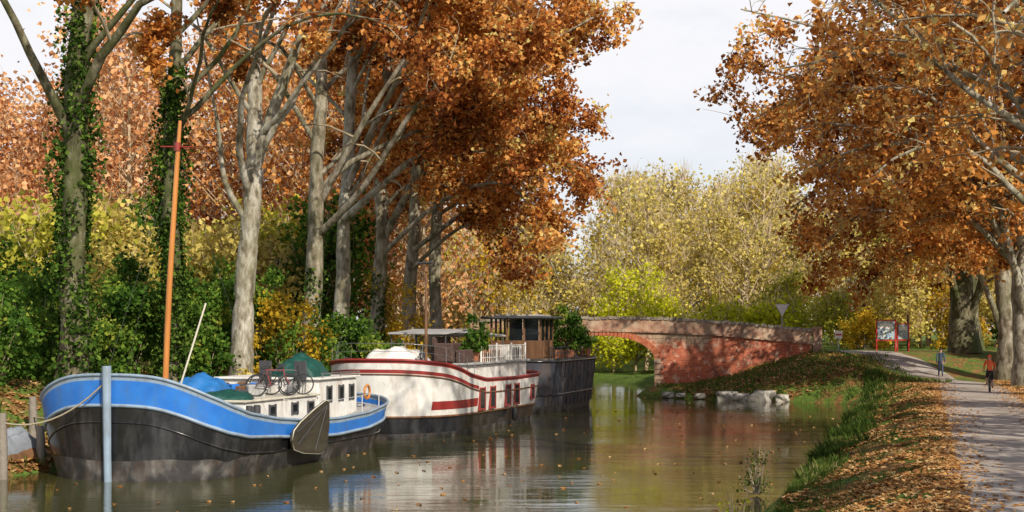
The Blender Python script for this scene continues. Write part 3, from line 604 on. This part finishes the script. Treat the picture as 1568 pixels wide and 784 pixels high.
for k_ in range(6): box('foredeck_clutter',(R.uniform(3.6,4.6),R.uniform(-1.8,1.6),2.6),(R.uniform(.25,.6),R.uniform(.2,.4),R.uniform(.3,.8)),R.choice([dgrey,brown,wht,blu,red]),b2,rz=R.random()*3)
fender(b2,14.2,-2.2,.9); fender(b2,9.2,-2.85,.5)
bicycle('bicycle',b2,Mx(1.6,-1.3,2.62,.5,.1),blk)
# ---- dark barge
b3=empty('dark_barge',(-.4,71.6,0),AX)
sh3=lambda a:2.75
lv=[sh3,lambda a:2.62,lambda a:2.2,lambda a:1.2,lambda a:.35,lambda a:0.,lambda a:-.5]
h3=Hull(b3,10.5,4.9,sh3,lv,[1,0,0,0,1,1],bow=(1.6,2.6),stern=(1.2,2.2),p=2.6,drop=.1); h3.build([navy,blkw],dgrey)
h3.strake('rub_rail',lambda a:2.6,.06,blk,.02); h3.strake('rub_rail_low',lambda a:.9,.05,blk,.02)
rb=Tubes()
for a in np.arange(1.2,10,.8): rb.add([(a,-(h3.w(a,2.5)+.02),2.55),(a,-(h3.w(a,.4)+.02),.3)],.03,4)
rb.obj('hull_ribs',blk,b3)
for x_ in (2.5,4.2,6,7.8): 
    P=[(x_+.16*math.cos(a),-(h3.w(x_,1.8)+.02),1.75+.16*math.sin(a)) for a in np.linspace(0,6.283,16)]; tube('porthole_rim',P,.02,dgrey,b3,5,True)
box('cargo_deckhouse',(6.6,.3,3.05),(5.0,2.8,.6),navy,b3,bev=.05); box('deckhouse_roof',(6.6,.3,3.4),(5.3,3.1,.1),dgrey,b3)
whx=2.2
box('wheelhouse_base',(whx,-.3,3.15),(2.4,2.7,1.0),brown,b3,bev=.03); box('wheelhouse_roof',(whx,-.3,4.82),(3.3,3.5,.12),dgrey,b3,bev=.03); box('wheelhouse_roof_cap',(whx,-.3,4.93),(2.4,2.4,.10),grey,b3,bev=.03)
for dx in (-1.15,-.4,.4,1.15):
    for dy in (-1.3,1.3): box('wheelhouse_post',(whx+dx,dy-.3,4.2),(.10,.10,1.12),brown,b3,bev=.01)
for dy in (-.45,.45):
    for dx in (-1.15,1.15): box('wheelhouse_post',(whx+dx,dy-.3,4.2),(.10,.10,1.12),brown,b3,bev=.01)
for dx in (-.775,0,.775): box('wheelhouse_pane',(whx+dx,-1.6,4.2),(.64,.03,1.08),glass,b3,bev=0)
for dy in (-1.16,-.3): box('wheelhouse_pane',(whx-1.15,dy,4.2),(.03,.7,1.08),glass,b3,bev=0)
rl=Tubes()
for a in np.arange(1,9.8,.7): rl.add([(a,-2.15,2.7),(a,-2.15,3.3)],.02,4)
rl.add([(1,-2.15,3.3),(9.6,-2.15,3.3)],.025,5); rl.add([(1,-2.15,3.02),(9.6,-2.15,3.02)],.018,5); rl.obj('side_railing',dgrey,b3)
for k_ in range(9): box('deck_clutter',(R.uniform(3.6,9),R.uniform(-1.9,-1.2),2.9),(R.uniform(.25,.6),R.uniform(.2,.4),R.uniform(.3,.6)),R.choice([dgrey,brown,terra,navy]),b3,rz=R.random()*3)
def potplant(x,y,z,w,h,n,key='green',ls=.13):
    e=shrub('potted_plant',x,y,w,h,key,n,ls,z=z+.4); tube('pot',[(0,0,-.4),(0,0,0)],[w*.25,w*.35],terra,e,12)
potplant(3.0,76,2.75,.95,2.5,4200); potplant(-1.55,60.4,2.85,.5,1.5,520,ls=.2); potplant(3.9,79.5,2.75,.45,.8,600); potplant(4.2,78.5,2.75,.4,.7,400)
# ------------------------------------------------------------ bridge
br=empty('stone_arch_bridge',(6.1,96,0),math.radians(-10))
m,n,l,out=newmat('bridge_masonry')
tc=n.new('ShaderNodeTexCoord'); v=tc.outputs['Object']
sw=n.new('ShaderNodeSeparateXYZ'); l.new(v,sw.inputs[0]); cb=n.new('ShaderNodeCombineXYZ'); l.new(sw.outputs[0],cb.inputs[0]); l.new(sw.outputs[2],cb.inputs[1])
bt=n.new('ShaderNodeTexBrick'); bt.inputs['Scale'].default_value=1; bt.inputs['Brick Width'].default_value=.32; bt.inputs['Row Height'].default_value=.11; bt.inputs['Mortar Size'].default_value=.010
bt.inputs['Color1'].default_value=(.56,.13,.05,1); bt.inputs['Color2'].default_value=(.36,.07,.035,1); bt.inputs['Mortar'].default_value=(.40,.22,.14,1); l.new(cb.outputs[0],bt.inputs['Vector'])
st_=n.new('ShaderNodeTexBrick'); st_.inputs['Scale'].default_value=1; st_.inputs['Brick Width'].default_value=.75; st_.inputs['Row Height'].default_value=.3; st_.inputs['Mortar Size'].default_value=.02
st_.inputs['Color1'].default_value=(.50,.38,.26,1); st_.inputs['Color2'].default_value=(.36,.22,.14,1); st_.inputs['Mortar'].default_value=(.18,.13,.09,1); l.new(cb.outputs[0],st_.inputs['Vector'])
f1=noise(n,l,v,.5,12,.72); f2=noise(n,l,v,1.7,10,.72)
ma=n.new('ShaderNodeMath'); ma.operation='MULTIPLY_ADD'; l.new(sw.outputs[0],ma.inputs[0]); ma.inputs[1].default_value=-.024; l.new(f1,ma.inputs[2])
mb=n.new('ShaderNodeMath'); mb.operation='MULTIPLY_ADD'; l.new(sw.outputs[2],mb.inputs[0]); mb.inputs[1].default_value=.085; l.new(ma.outputs[0],mb.inputs[2])
rp=ramp(n,[(.60,(0,0,0)),(.68,(1,1,1))]); l.new(mb.outputs[0],rp.inputs[0])
c=mixc(n,l,rp.outputs[0],bt.outputs[0],st_.outputs[0])
r2=ramp(n,[(.53,(0,0,0)),(.60,(.8,.8,.8))]); l.new(f2,r2.inputs[0]); c=mixc(n,l,r2.outputs[0],c,(.62,.42,.30))
f3=noise(n,l,v,1.1,10,.75,st=(1,1,.35)); r3=ramp(n,[(.50,(0,0,0)),(.64,(.8,.8,.8))]); l.new(f3,r3.inputs[0]); c=mixc(n,l,r3.outputs[0],c,(.11,.05,.035))
p=n.new('ShaderNodeBsdfPrincipled'); p.inputs['Roughness'].default_value=.9; l.new(c,p.inputs['Base Color']); b=n.new('ShaderNodeBump'); b.inputs['Strength'].default_value=.9; b.inputs['Distance'].default_value=.08; l.new(f2,b.inputs['Height']); l.new(b.outputs[0],p.inputs['Normal']); l.new(p.outputs[0],out.inputs[0]); mas=m
topf=ip([(-9,4.85),(-5,4.98),(0,5.05),(4,4.98),(8,4.75),(11,4.5),(14,4.2)])
AH=3.5; AR=1.55; AS=2.25
def zi(a): return AS+AR*math.sqrt(max(0,1-(a/AH)**2))
xs=sorted(set([round(a,3) for a in np.arange(-9,14.01,.4)]+[-AH,AH]+[round(AH*math.sin(a),3) for a in np.linspace(-math.pi/2,math.pi/2,25)]))
D=5.2; vs=[];fs=[]
def q4(a,b_,c_,d): 
    i=len(vs); vs.extend([a,b_,c_,d]); fs.append((i,i+1,i+2,i+3))
for a,b_ in zip(xs[:-1],xs[1:]):
    mid=(a+b_)/2; ins=abs(mid)<AH
    za=zi(a) if ins else -1; zb=zi(b_) if ins else -1
    ra,rb_=topf(a)-.85,topf(b_)-.85
    q4((a,0,za),(b_,0,zb),(b_,0,rb_),(a,0,ra)); q4((b_,D,zb),(a,D,za),(a,D,ra),(b_,D,rb_)); q4((a,0,ra),(b_,0,rb_),(b_,D,rb_),(a,D,ra))
    if ins: q4((b_,0,zb),(a,0,za),(a,D,za),(b_,D,zb))
for x_ in (-AH,AH): q4((x_,0,-1),(x_,0,AS),(x_,D,AS),(x_,D,-1))
for x_ in (-9,14): q4((x_,0,-1),(x_,D,-1),(x_,D,topf(x_)-.85),(x_,0,topf(x_)-.85))
mesh('spandrel_walls_and_vault',vs,fs,mas,None,br)
vs=[];fs=[]
for y0,y1 in ((-.05,.38),(D-.38,D+.05)):
    for a,b_ in zip(xs[:-1],xs[1:]):
        za,zb=topf(a),topf(b_); la,lb=za-.86,zb-.86
        q4((a,y0,la),(b_,y0,lb),(b_,y0,zb-.12),(a,y0,za-.12)); q4((b_,y1,lb),(a,y1,la),(a,y1,za-.12),(b_,y1,zb-.12)); q4((a,y0,za-.12),(b_,y0,zb-.12),(b_,y1,zb-.12),(a,y1,za-.12)); q4((b_,y0,lb),(a,y0,la),(a,y1,la),(b_,y1,lb))
    for x_ in (-9,14): q4((x_,y0,topf(x_)-.86),(x_,y1,topf(x_)-.86),(x_,y1,topf(x_)-.12),(x_,y0,topf(x_)-.12))
stn=mat('parapet_stone',[(.3,(.22,.12,.085)),(.45,(.40,.23,.15)),(.6,(.52,.37,.26)),(.75,(.56,.45,.35))],scale=1.6,detail=12,rough=.9,bump=.6,dirt=(.09,.06,.05),dirtamt=.8,dscale=.9)
mesh('parapets',vs,fs,stn,None,br)
def stones(name,items,mt,par):
    vs=[];fs=[]
    for (c,s,ry) in items:
        o=len(vs)
        for dx in(-1,1):
            for dy in(-1,1):
                for dz in(-1,1):
                    x=dx*s[0]/2*R.uniform(.94,1.0); z=dz*s[2]/2*R.uniform(.85,1.05); y=dy*s[1]/2
                    vs.append((c[0]+x*math.cos(ry)+z*math.sin(ry),c[1]+y,c[2]-x*math.sin(ry)+z*math.cos(ry)))
        for f in ((0,1,3,2),(4,6,7,5),(0,4,5,1),(2,3,7,6),(0,2,6,4),(1,5,7,3)): fs.append(tuple(o+k_ for k_ in f))
    mesh(name,vs,fs,mt,None,par)
it=[]
x=-8.8
while x<13.8:
    w_=R.uniform(.34,.52)
    for yy in (.165,D-.165): it.append(((x+w_/2,yy,topf(x+w_/2)-.04+R.uniform(-.03,.04)),(w_-.08,.58,.2),0))
    x+=w_
stones('coping_stones',it,mat('coping_stone',[(.3,(.13,.11,.09)),(.7,(.42,.36,.29))],scale=1.3,rough=.9),br)
it=[]
for i in range(44):
    a=math.pi*(i+.5)/44; rx,rz=AH+.2,AR+.2; x=rx*math.cos(a); z=AS+rz*math.sin(a); 
    ang=math.atan2(math.cos(a)/rx,math.sin(a)/rz)
    it.append(((x,-.03,z),(.22,.14,.42),ang))
stones('arch_ring',it,mat('arch_brick',[(.3,(.34,.08,.04)),(.5,(.48,.14,.06)),(.7,(.54,.24,.13))],scale=3,rough=.9,dirt=(.1,.06,.05),dirtamt=.7),br)
it=[((x+.25,-.07,topf(x+.25)-.92),(.48,.16,.12),0) for x in np.arange(-9,13.6,.5)]
stones('string_course',it,stn,br)
box('abutment_plinth',(4.85,-.35,.15),(2.6,.9,.9),stn,br,bev=.06); box('abutment_plinth_left',(-4.85,-.35,.15),(2.6,.9,.9),stn,br,bev=.06)
it=[((AH+(.23 if k_%2 else .31),-.06,.3+.36*k_),(.45 if k_%2 else .62,.2,.33),0) for k_ in range(6)]; stones('quoins',it,stn,br)
box('end_pier',(14.2,.2,3.3),(.6,.7,2.2),stn,br,bev=.04)
stn2=mat('pale_rock',[(.3,(.25,.23,.19)),(.7,(.55,.52,.46))],scale=2,rough=.9,bump=.7)
def rock(x,y,z,s,name='bank_rock'):
    bm=bmesh.new(); bmesh.ops.create_icosphere(bm,subdivisions=3,radius=1)
    o1=R.uniform(0,50)
    for v_ in bm.verts:
        q=v_.co; k_=1+.22*math.sin(q.x*3+o1)+.16*math.sin(q.y*4+o1*2)+.14*math.sin(q.z*5+q.x*4+o1); v_.co=Vector((max(-.8,min(.8,q.x*k_))*s[0],q.y*k_*s[1],max(-.6,min(.65,q.z*k_))*s[2]))
    me=bpy.data.meshes.new(name); bm.to_mesh(me); bm.free(); me.materials.append(stn2); ob=add(bpy.data.objects.new(name,me)); ob.location=(x,y,z); ob.rotation_euler=(0,0,R.random()*3)
def shore(x):
    ys=np.arange(78,96,.1); h=H(np.full_like(ys,x),ys,False); i=np.where((h[:-1]<0.02)&(h[1:]>=0.02))[0]
    return float(ys[i[0]]) if len(i) else 91.0
for (x,s_) in [(9.6,.4),(10.3,.3),(11.4,.35),(12.8,.7),(13.7,.5),(14.9,.95),(15.8,.5)]: rock(x,shore(x)+.1,.2,(s_*1.2,s_*.8,s_*.7))
# ------------------------------------------------------------ signs, posts
def hz(x,y): return float(H(x,y,False))
e=empty('give_way_sign',(18.6,98,3.2)); tube('post',[(0,0,-.6),(0,0,2.0)],.05,grey,e)
signb=mat('sign_back',(.75,.77,.77),rough=.5); signr=mat('sign_red',(.5,.03,.03),rough=.4)
t_=[(-.48,2.75),(.48,2.75),(0,1.92)]; o=slab('triangle_plate',t_,-.06,.03,signb,e); 
tube('sign_rim',[(p_[0],-.075,p_[1]) for p_ in t_+[t_[0]]],.025,wht,e,5,True)
pan=mat('notice_panel',[(.35,(.5,.55,.6)),(.45,(.1,.25,.4)),(.6,(.6,.6,.5)),(.7,(.15,.3,.12))],scale=4,rough=.5,detail=2)
def board(name,x,y,w,h,z1):
    z=hz(x,y); e=empty(name,(x,y,z)); 
    for sx in (-1,1): tube('post',[(sx*w/2,0,-.1),(sx*w/2,0,z1)],.055,signr,e)
    box('panel',(0,0,z1-h/2-.1),(w-.12,.05,h),pan,e,bev=.0); box('top_rail',(0,0,z1-.04),(w-.1,.09,.09),signr,e); box('bottom_rail',(0,0,z1-h-.18),(w-.1,.08,.08),signr,e)
    box('text_block',(0,-.03,z1-h*.35),(w*.7,.02,h*.3),wht,e,bev=0)
board('information_board',25.9,98.5,1.3,1.25,2.2); board('information_board',27.3,99.3,.8,1.0,1.95)
e=empty('road_marker_post',(21.8,95,hz(21.8,95))); tube('post',[(0,0,-.1),(0,0,1.2)],.045,grey,e); box('plate',(0,-.05,1.25),(.5,.03,.5),wht,e); box('plate_band',(0,-.07,1.25),(.4,.015,.12),signr,e)
e=empty('wooden_post',(28.4,102,hz(28.4,102))); tube('post',[(0,0,-.1),(0,0,2.6)],.09,brown,e)
wwood=mat('weathered_wood',(.25,.22,.18),scale=4,rough=.9,bump=.6)
for (x,y,h_) in [(-14.3,39.9,2.1),(-14.9,44.2,1.2),(-14.1,42.5,1.0)]:
    e=empty('mooring_post',(x,y,hz(x,y))); tube('post',[(0,0,-.5),(.02,0,h_*.5),(0,0,h_)],[.14,.13,.11],wwood,e,9)
e=empty('concrete_bollard',(-13.9,46,hz(-13.9,46))); tube('drum',[(0,0,-.2),(0,0,.7),(0,0,.72),(0,0,.95)],[.3,.3,.22,.22],mat('concrete',(.42,.4,.36),scale=4,rough=.9),e,14)
def sag(a,b_,s_): 
    a=np.array(a);b_=np.array(b_); return [tuple(a*(1-t)+b_*t-np.array([0,0,s_*4*t*(1-t)])) for t in np.linspace(0,1,12)]
tube('mooring_rope',sag((-11.1,39.3,2.9),(-14.3,39.9,1.6),.5),.025,rope); tube('mooring_rope',sag((-11.1,39.3,2.8),(-14.9,44.2,1.5),.4),.025,rope)
e=empty('covered_skiff',(-14.9,42.2,.35),1.2); tarp('cover',(0,0,.1),(2.2,1.1,.7),mat('grey_tarp',(.22,.24,.27),rough=.6,bump=.6,bscale=4),e); tarp('skiff_side',(0,0,.0),(2.4,1.3,.4),brown,e)
hs=empty('farmhouse',(-35.5,92,2.4),.1)
wall=mat('rendered_wall',(.5,.36,.26),scale=2,rough=.9); tile=mat('roof_tiles',[(.3,(.28,.12,.07)),(.7,(.48,.25,.16))],scale=4,rough=.9,st=(5,1,1))
box('walls',(0,0,3.4),(12,8,7),wall,hs,bev=0)
mesh('roof',[(-6.5,-4.6,6.9),(6.5,-4.6,6.9),(6.5,4.6,6.9),(-6.5,4.6,6.9),(-6.5,0,9.8),(6.5,0,9.8)],[(0,1,5,4),(2,3,4,5),(0,4,3),(1,2,5),(0,3,2,1)],tile,None,hs)
for x_ in (-4,0,4): gl(hs,'window',(x_,-4.02,4.6),(1.0,1.4),wht); box('shutter_pair',(x_-.9,-4.04,4.6),(.6,.06,1.4),lblu,hs)
box('chimney',(0,0.5,10),(.9,.7,1.2),wall,hs)
# ------------------------------------------------------------ people
skinm=mat('skin',(.5,.28,.2),rough=.6); hair=mat('hair',(.04,.03,.02),rough=.8)
def person(name,loc,rz,J,B,mats,par=None):
    me=bpy.data.meshes.new(name); bm=bmesh.new(); lay=bm.verts.layers.skin.verify(); vm={}
    for k_,(c,r) in J.items():
        v_=bm.verts.new(c); v_[lay].radius=(r,r); vm[k_]=v_
    vm['pelvis'][lay].use_root=True
    for a,b_,m_ in B: bm.edges.new((vm[a],vm[b_]))
    bm.to_mesh(me); bm.free(); ob=bpy.data.objects.new(name+'_tmp',me); COL.objects.link(ob)
    md=ob.modifiers.new('s','SKIN'); md.use_smooth_shade=True; sb=ob.modifiers.new('d','SUBSURF'); sb.levels=1
    dg=bpy.context.evaluated_depsgraph_get(); nm=bpy.data.meshes.new_from_object(ob.evaluated_get(dg)); bpy.data.objects.remove(ob)
    nm.materials.clear()
    for m_ in mats: nm.materials.append(m_)
    segs=[(np.array(J[a][0]),np.array(J[b_][0]),m_) for a,b_,m_ in B]
    for f in nm.polygons:
        c=np.array(f.center); best=9
        for a,b_,m_ in segs:
            d=b_-a; t=max(0,min(1,np.dot(c-a,d)/(np.dot(d,d)+1e-9))); q=np.linalg.norm(c-a-d*t)
            if q<best: best=q; f.material_index=m_
        f.use_smooth=True
    e=empty(name,loc,rz); o=bpy.data.objects.new('body',nm); add(o,e)
    return e
def hand(J,B,key,base,d,m_=0,side=1):
    d=np.array(d,float)/np.linalg.norm(d); s_=np.cross(d,(1,0,0)) if abs(d[0])<.9 else np.cross(d,(0,0,1)); s_=s_/np.linalg.norm(s_); nrm=np.cross(d,s_)
    b0=np.array(base); J[key+'palm']=(tuple(b0+d*.07),.032); B.append((key,key+'palm',m_))
    for i,(o_,L_) in enumerate(((-.03,.075),(-.01,.085),(.012,.08),(.032,.062))):
        p0=b0+d*.08+s_*o_; J[f'{key}f{i}a']=(tuple(p0),.0095); J[f'{key}f{i}b']=(tuple(p0+d*L_*.55+nrm*.012),.009); J[f'{key}f{i}c']=(tuple(p0+d*L_*.8+nrm*.04),.008)
        B+= [(key+'palm',f'{key}f{i}a',m_),(f'{key}f{i}a',f'{key}f{i}b',m_),(f'{key}f{i}b',f'{key}f{i}c',m_)]
    p0=b0+d*.03-s_*.035; J[key+'ta']=(tuple(p0),.011); J[key+'tb']=(tuple(p0+d*.04-s_*.02+nrm*.02),.009); B+=[(key,key+'ta',m_),(key+'ta',key+'tb',m_)]
def headparts(e,c,hm,helmet=False):
    c=np.array(c)
    def ell(nm,cc,r,mt,cut=None):
        bm=bmesh.new(); bmesh.ops.create_uvsphere(bm,u_segments=16,v_segments=12,radius=1)
        for v_ in bm.verts: v_.co=Vector((v_.co.x*r[0],v_.co.y*r[1],max(v_.co.z,cut if cut is not None else -9)*r[2]))
        me=bpy.data.meshes.new(nm); bm.to_mesh(me); bm.free(); me.materials.append(mt); me.polygons.foreach_set('use_smooth',[True]*len(me.polygons)); o=bpy.data.objects.new(nm,me); o.location=cc; add(o,e)
    ell('helmet' if helmet else 'hair',c+np.array([-.012,0,.035]),(.118,.092,.105),hm,-.35)
    ell('nose',c+np.array([.10,0,-.01]),(.018,.013,.022),skinm)
    for s_ in(-1,1): ell('ear',c+np.array([0,s_*.078,0]),(.02,.01,.03),skinm); ell('eye',c+np.array([.088,s_*.032,.015]),(.012,.012,.010),hair)
    ell('mouth',c+np.array([.088,0,-.05]),(.01,.022,.006),red)
jk=mat('dark_blue_jacket',(.07,.10,.15),scale=8,rough=.9,bump=.4); tr=mat('blue_jeans',(.05,.07,.12),rough=.9); sho=mat('shoes',(.03,.03,.03),rough=.7)
J={'pelvis':((0,0,.93),.135),'waist':((0,0,1.08),.13),'chest':((.02,0,1.30),.155),'neckb':((0.01,0,1.46),.075),'neck':((.02,0,1.52),.055),'head':((.03,0,1.61),.088),'crown':((.025,0,1.70),.078),
 'shL':((0,.17,1.41),.075),'elL':((-.06,.24,1.14),.055),'wrL':((.05,.24,.90),.034),'shR':((0,-.17,1.41),.075),'elR':((-.10,-.24,1.15),.055),'wrR':((-.04,-.25,.91),.034),
 'hiL':((0,.09,.88),.105),'knL':((.12,.10,.50),.072),'anL':((.16,.10,.10),.05),'toL':((.34,.11,.04),.04),'hiR':((0,-.09,.88),.105),'knR':((-.02,-.10,.49),.072),'anR':((-.26,-.10,.14),.05),'toR':((-.12,-.10,.04),.04)}
B=[('pelvis','waist',1),('waist','chest',1),('chest','neckb',1),('neckb','neck',0),('neck','head',0),('head','crown',0),('neckb','shL',1),('shL','elL',1),('elL','wrL',1),('neckb','shR',1),('shR','elR',1),('elR','wrR',1),('pelvis','hiL',2),('hiL','knL',2),('knL','anL',2),('anL','toL',3),('pelvis','hiR',2),('hiR','knR',2),('knR','anR',2),('anR','toR',3)]
hand(J,B,'wrL',(.05,.24,.90),(.2,0,-1)); hand(J,B,'wrR',(-.04,-.25,.91),(.1,0,-1))
e=person('walking_man',(26.7,88.6,hz(26.7,88.6)+.05),math.radians(75),J,B,[skinm,jk,tr,sho]); headparts(e,(.03,0,1.66),hair)
org=mat('orange_jersey',(.75,.13,.04),scale=6,rough=.8); blks=mat('black_shorts',(.02,.02,.022),rough=.8)
J={'pelvis':((-.25,0,1.0),.125),'waist':((-.17,0,1.14),.12),'chest':((-.02,0,1.34),.15),'neckb':((.08,0,1.47),.075),'neck':((.12,0,1.52),.055),'head':((.16,0,1.60),.085),'crown':((.16,0,1.68),.075),
 'shL':((.06,.18,1.42),.07),'elL':((.20,.25,1.18),.048),'wrL':((.26,.24,1.03),.033),'shR':((.06,-.18,1.42),.07),'elR':((.20,-.25,1.18),.048),'wrR':((.26,-.24,1.03),.033),
 'hiL':((-.22,.09,.97),.105),'knL':((.10,.12,.70),.068),'anL':((-.02,.12,.43),.045),'toL':((.12,.12,.38),.038),'hiR':((-.22,-.09,.97),.105),'knR':((.0,-.12,.58),.068),'anR':((-.22,-.12,.29),.045),'toR':((-.08,-.12,.22),.038)}
B2=[('pelvis','waist',1),('waist','chest',1),('chest','neckb',1),('neckb','neck',0),('neck','head',0),('head','crown',0),('neckb','shL',1),('shL','elL',1),('elL','wrL',0),('neckb','shR',1),('shR','elR',1),('elR','wrR',0),('pelvis','hiL',2),('hiL','knL',2),('knL','anL',0),('anL','toL',3),('pelvis','hiR',2),('hiR','knR',2),('knR','anR',0),('anR','toR',3)]
hand(J,B2,'wrL',(.26,.24,1.03),(1,0,-.35)); hand(J,B2,'wrR',(.26,-.24,1.03),(1,0,-.35))
cyc=person('cyclist',(22.5,67,hz(22.5,67)+.055),math.radians(74),J,B2,[skinm,org,blks,sho]); headparts(cyc,(.16,0,1.64),org,True)
bicycle('bicycle',cyc,Matrix.Identity(4),blks)
# ------------------------------------------------------------ sky, sun, camera
w=bpy.data.worlds.new('World'); scene.world=w; w.use_nodes=True; n=w.node_tree.nodes; l=w.node_tree.links; n.clear()
out=n.new('ShaderNodeOutputWorld'); bg=n.new('ShaderNodeBackground'); sk=n.new('ShaderNodeTexSky'); sk.sky_type='NISHITA'; sk.sun_disc=False
sv=Vector((.50,-.866,0)).normalized(); el=math.radians(37)
sk.sun_elevation=el; sk.sun_rotation=math.atan2(sv.x,sv.y); sk.dust_density=1.2
tc=n.new('ShaderNodeTexCoord'); f=noise(n,l,tc.outputs['Generated'],2.2,8,.6,st=(1,1,2.5))
r=ramp(n,[(.36,(.62,.62,.62)),(.54,(1,1,1))]); l.new(f,r.inputs[0])
sp=n.new('ShaderNodeSeparateXYZ'); l.new(tc.outputs['Generated'],sp.inputs[0])
mr=n.new('ShaderNodeMapRange'); mr.inputs['From Min'].default_value=.30; mr.inputs['From Max'].default_value=.60; mr.inputs['To Min'].default_value=1; mr.inputs['To Max'].default_value=.12; l.new(sp.outputs[2],mr.inputs[0])
mu=n.new('ShaderNodeMath'); mu.operation='MULTIPLY'; l.new(r.outputs[0],mu.inputs[0]); l.new(mr.outputs[0],mu.inputs[1])
c=mixc(n,l,mu.outputs[0],sk.outputs[0],(7.9,7.9,8.2)); l.new(c,bg.inputs[0]); bg.inputs[1].default_value=.12; l.new(bg.outputs[0],out.inputs[0])
sd=bpy.data.lights.new('sun','SUN'); sd.energy=5.0; sd.angle=math.radians(.5); sd.color=(1,.91,.77)
so=bpy.data.objects.new('sun',sd); COL.objects.link(so); d=Vector((sv.x*math.cos(el),sv.y*math.cos(el),math.sin(el))); so.rotation_euler=d.to_track_quat('Z','Y').to_euler(); so.location=d*60
cd=bpy.data.cameras.new('camera'); cd.lens=50; cd.sensor_width=36; cd.shift_y=113/1568; cd.clip_end=4000; cd.clip_start=.2
co=bpy.data.objects.new('camera',cd); COL.objects.link(co); co.location=(0,0,4.2); co.rotation_euler=(math.radians(90),0,0); scene.camera=co
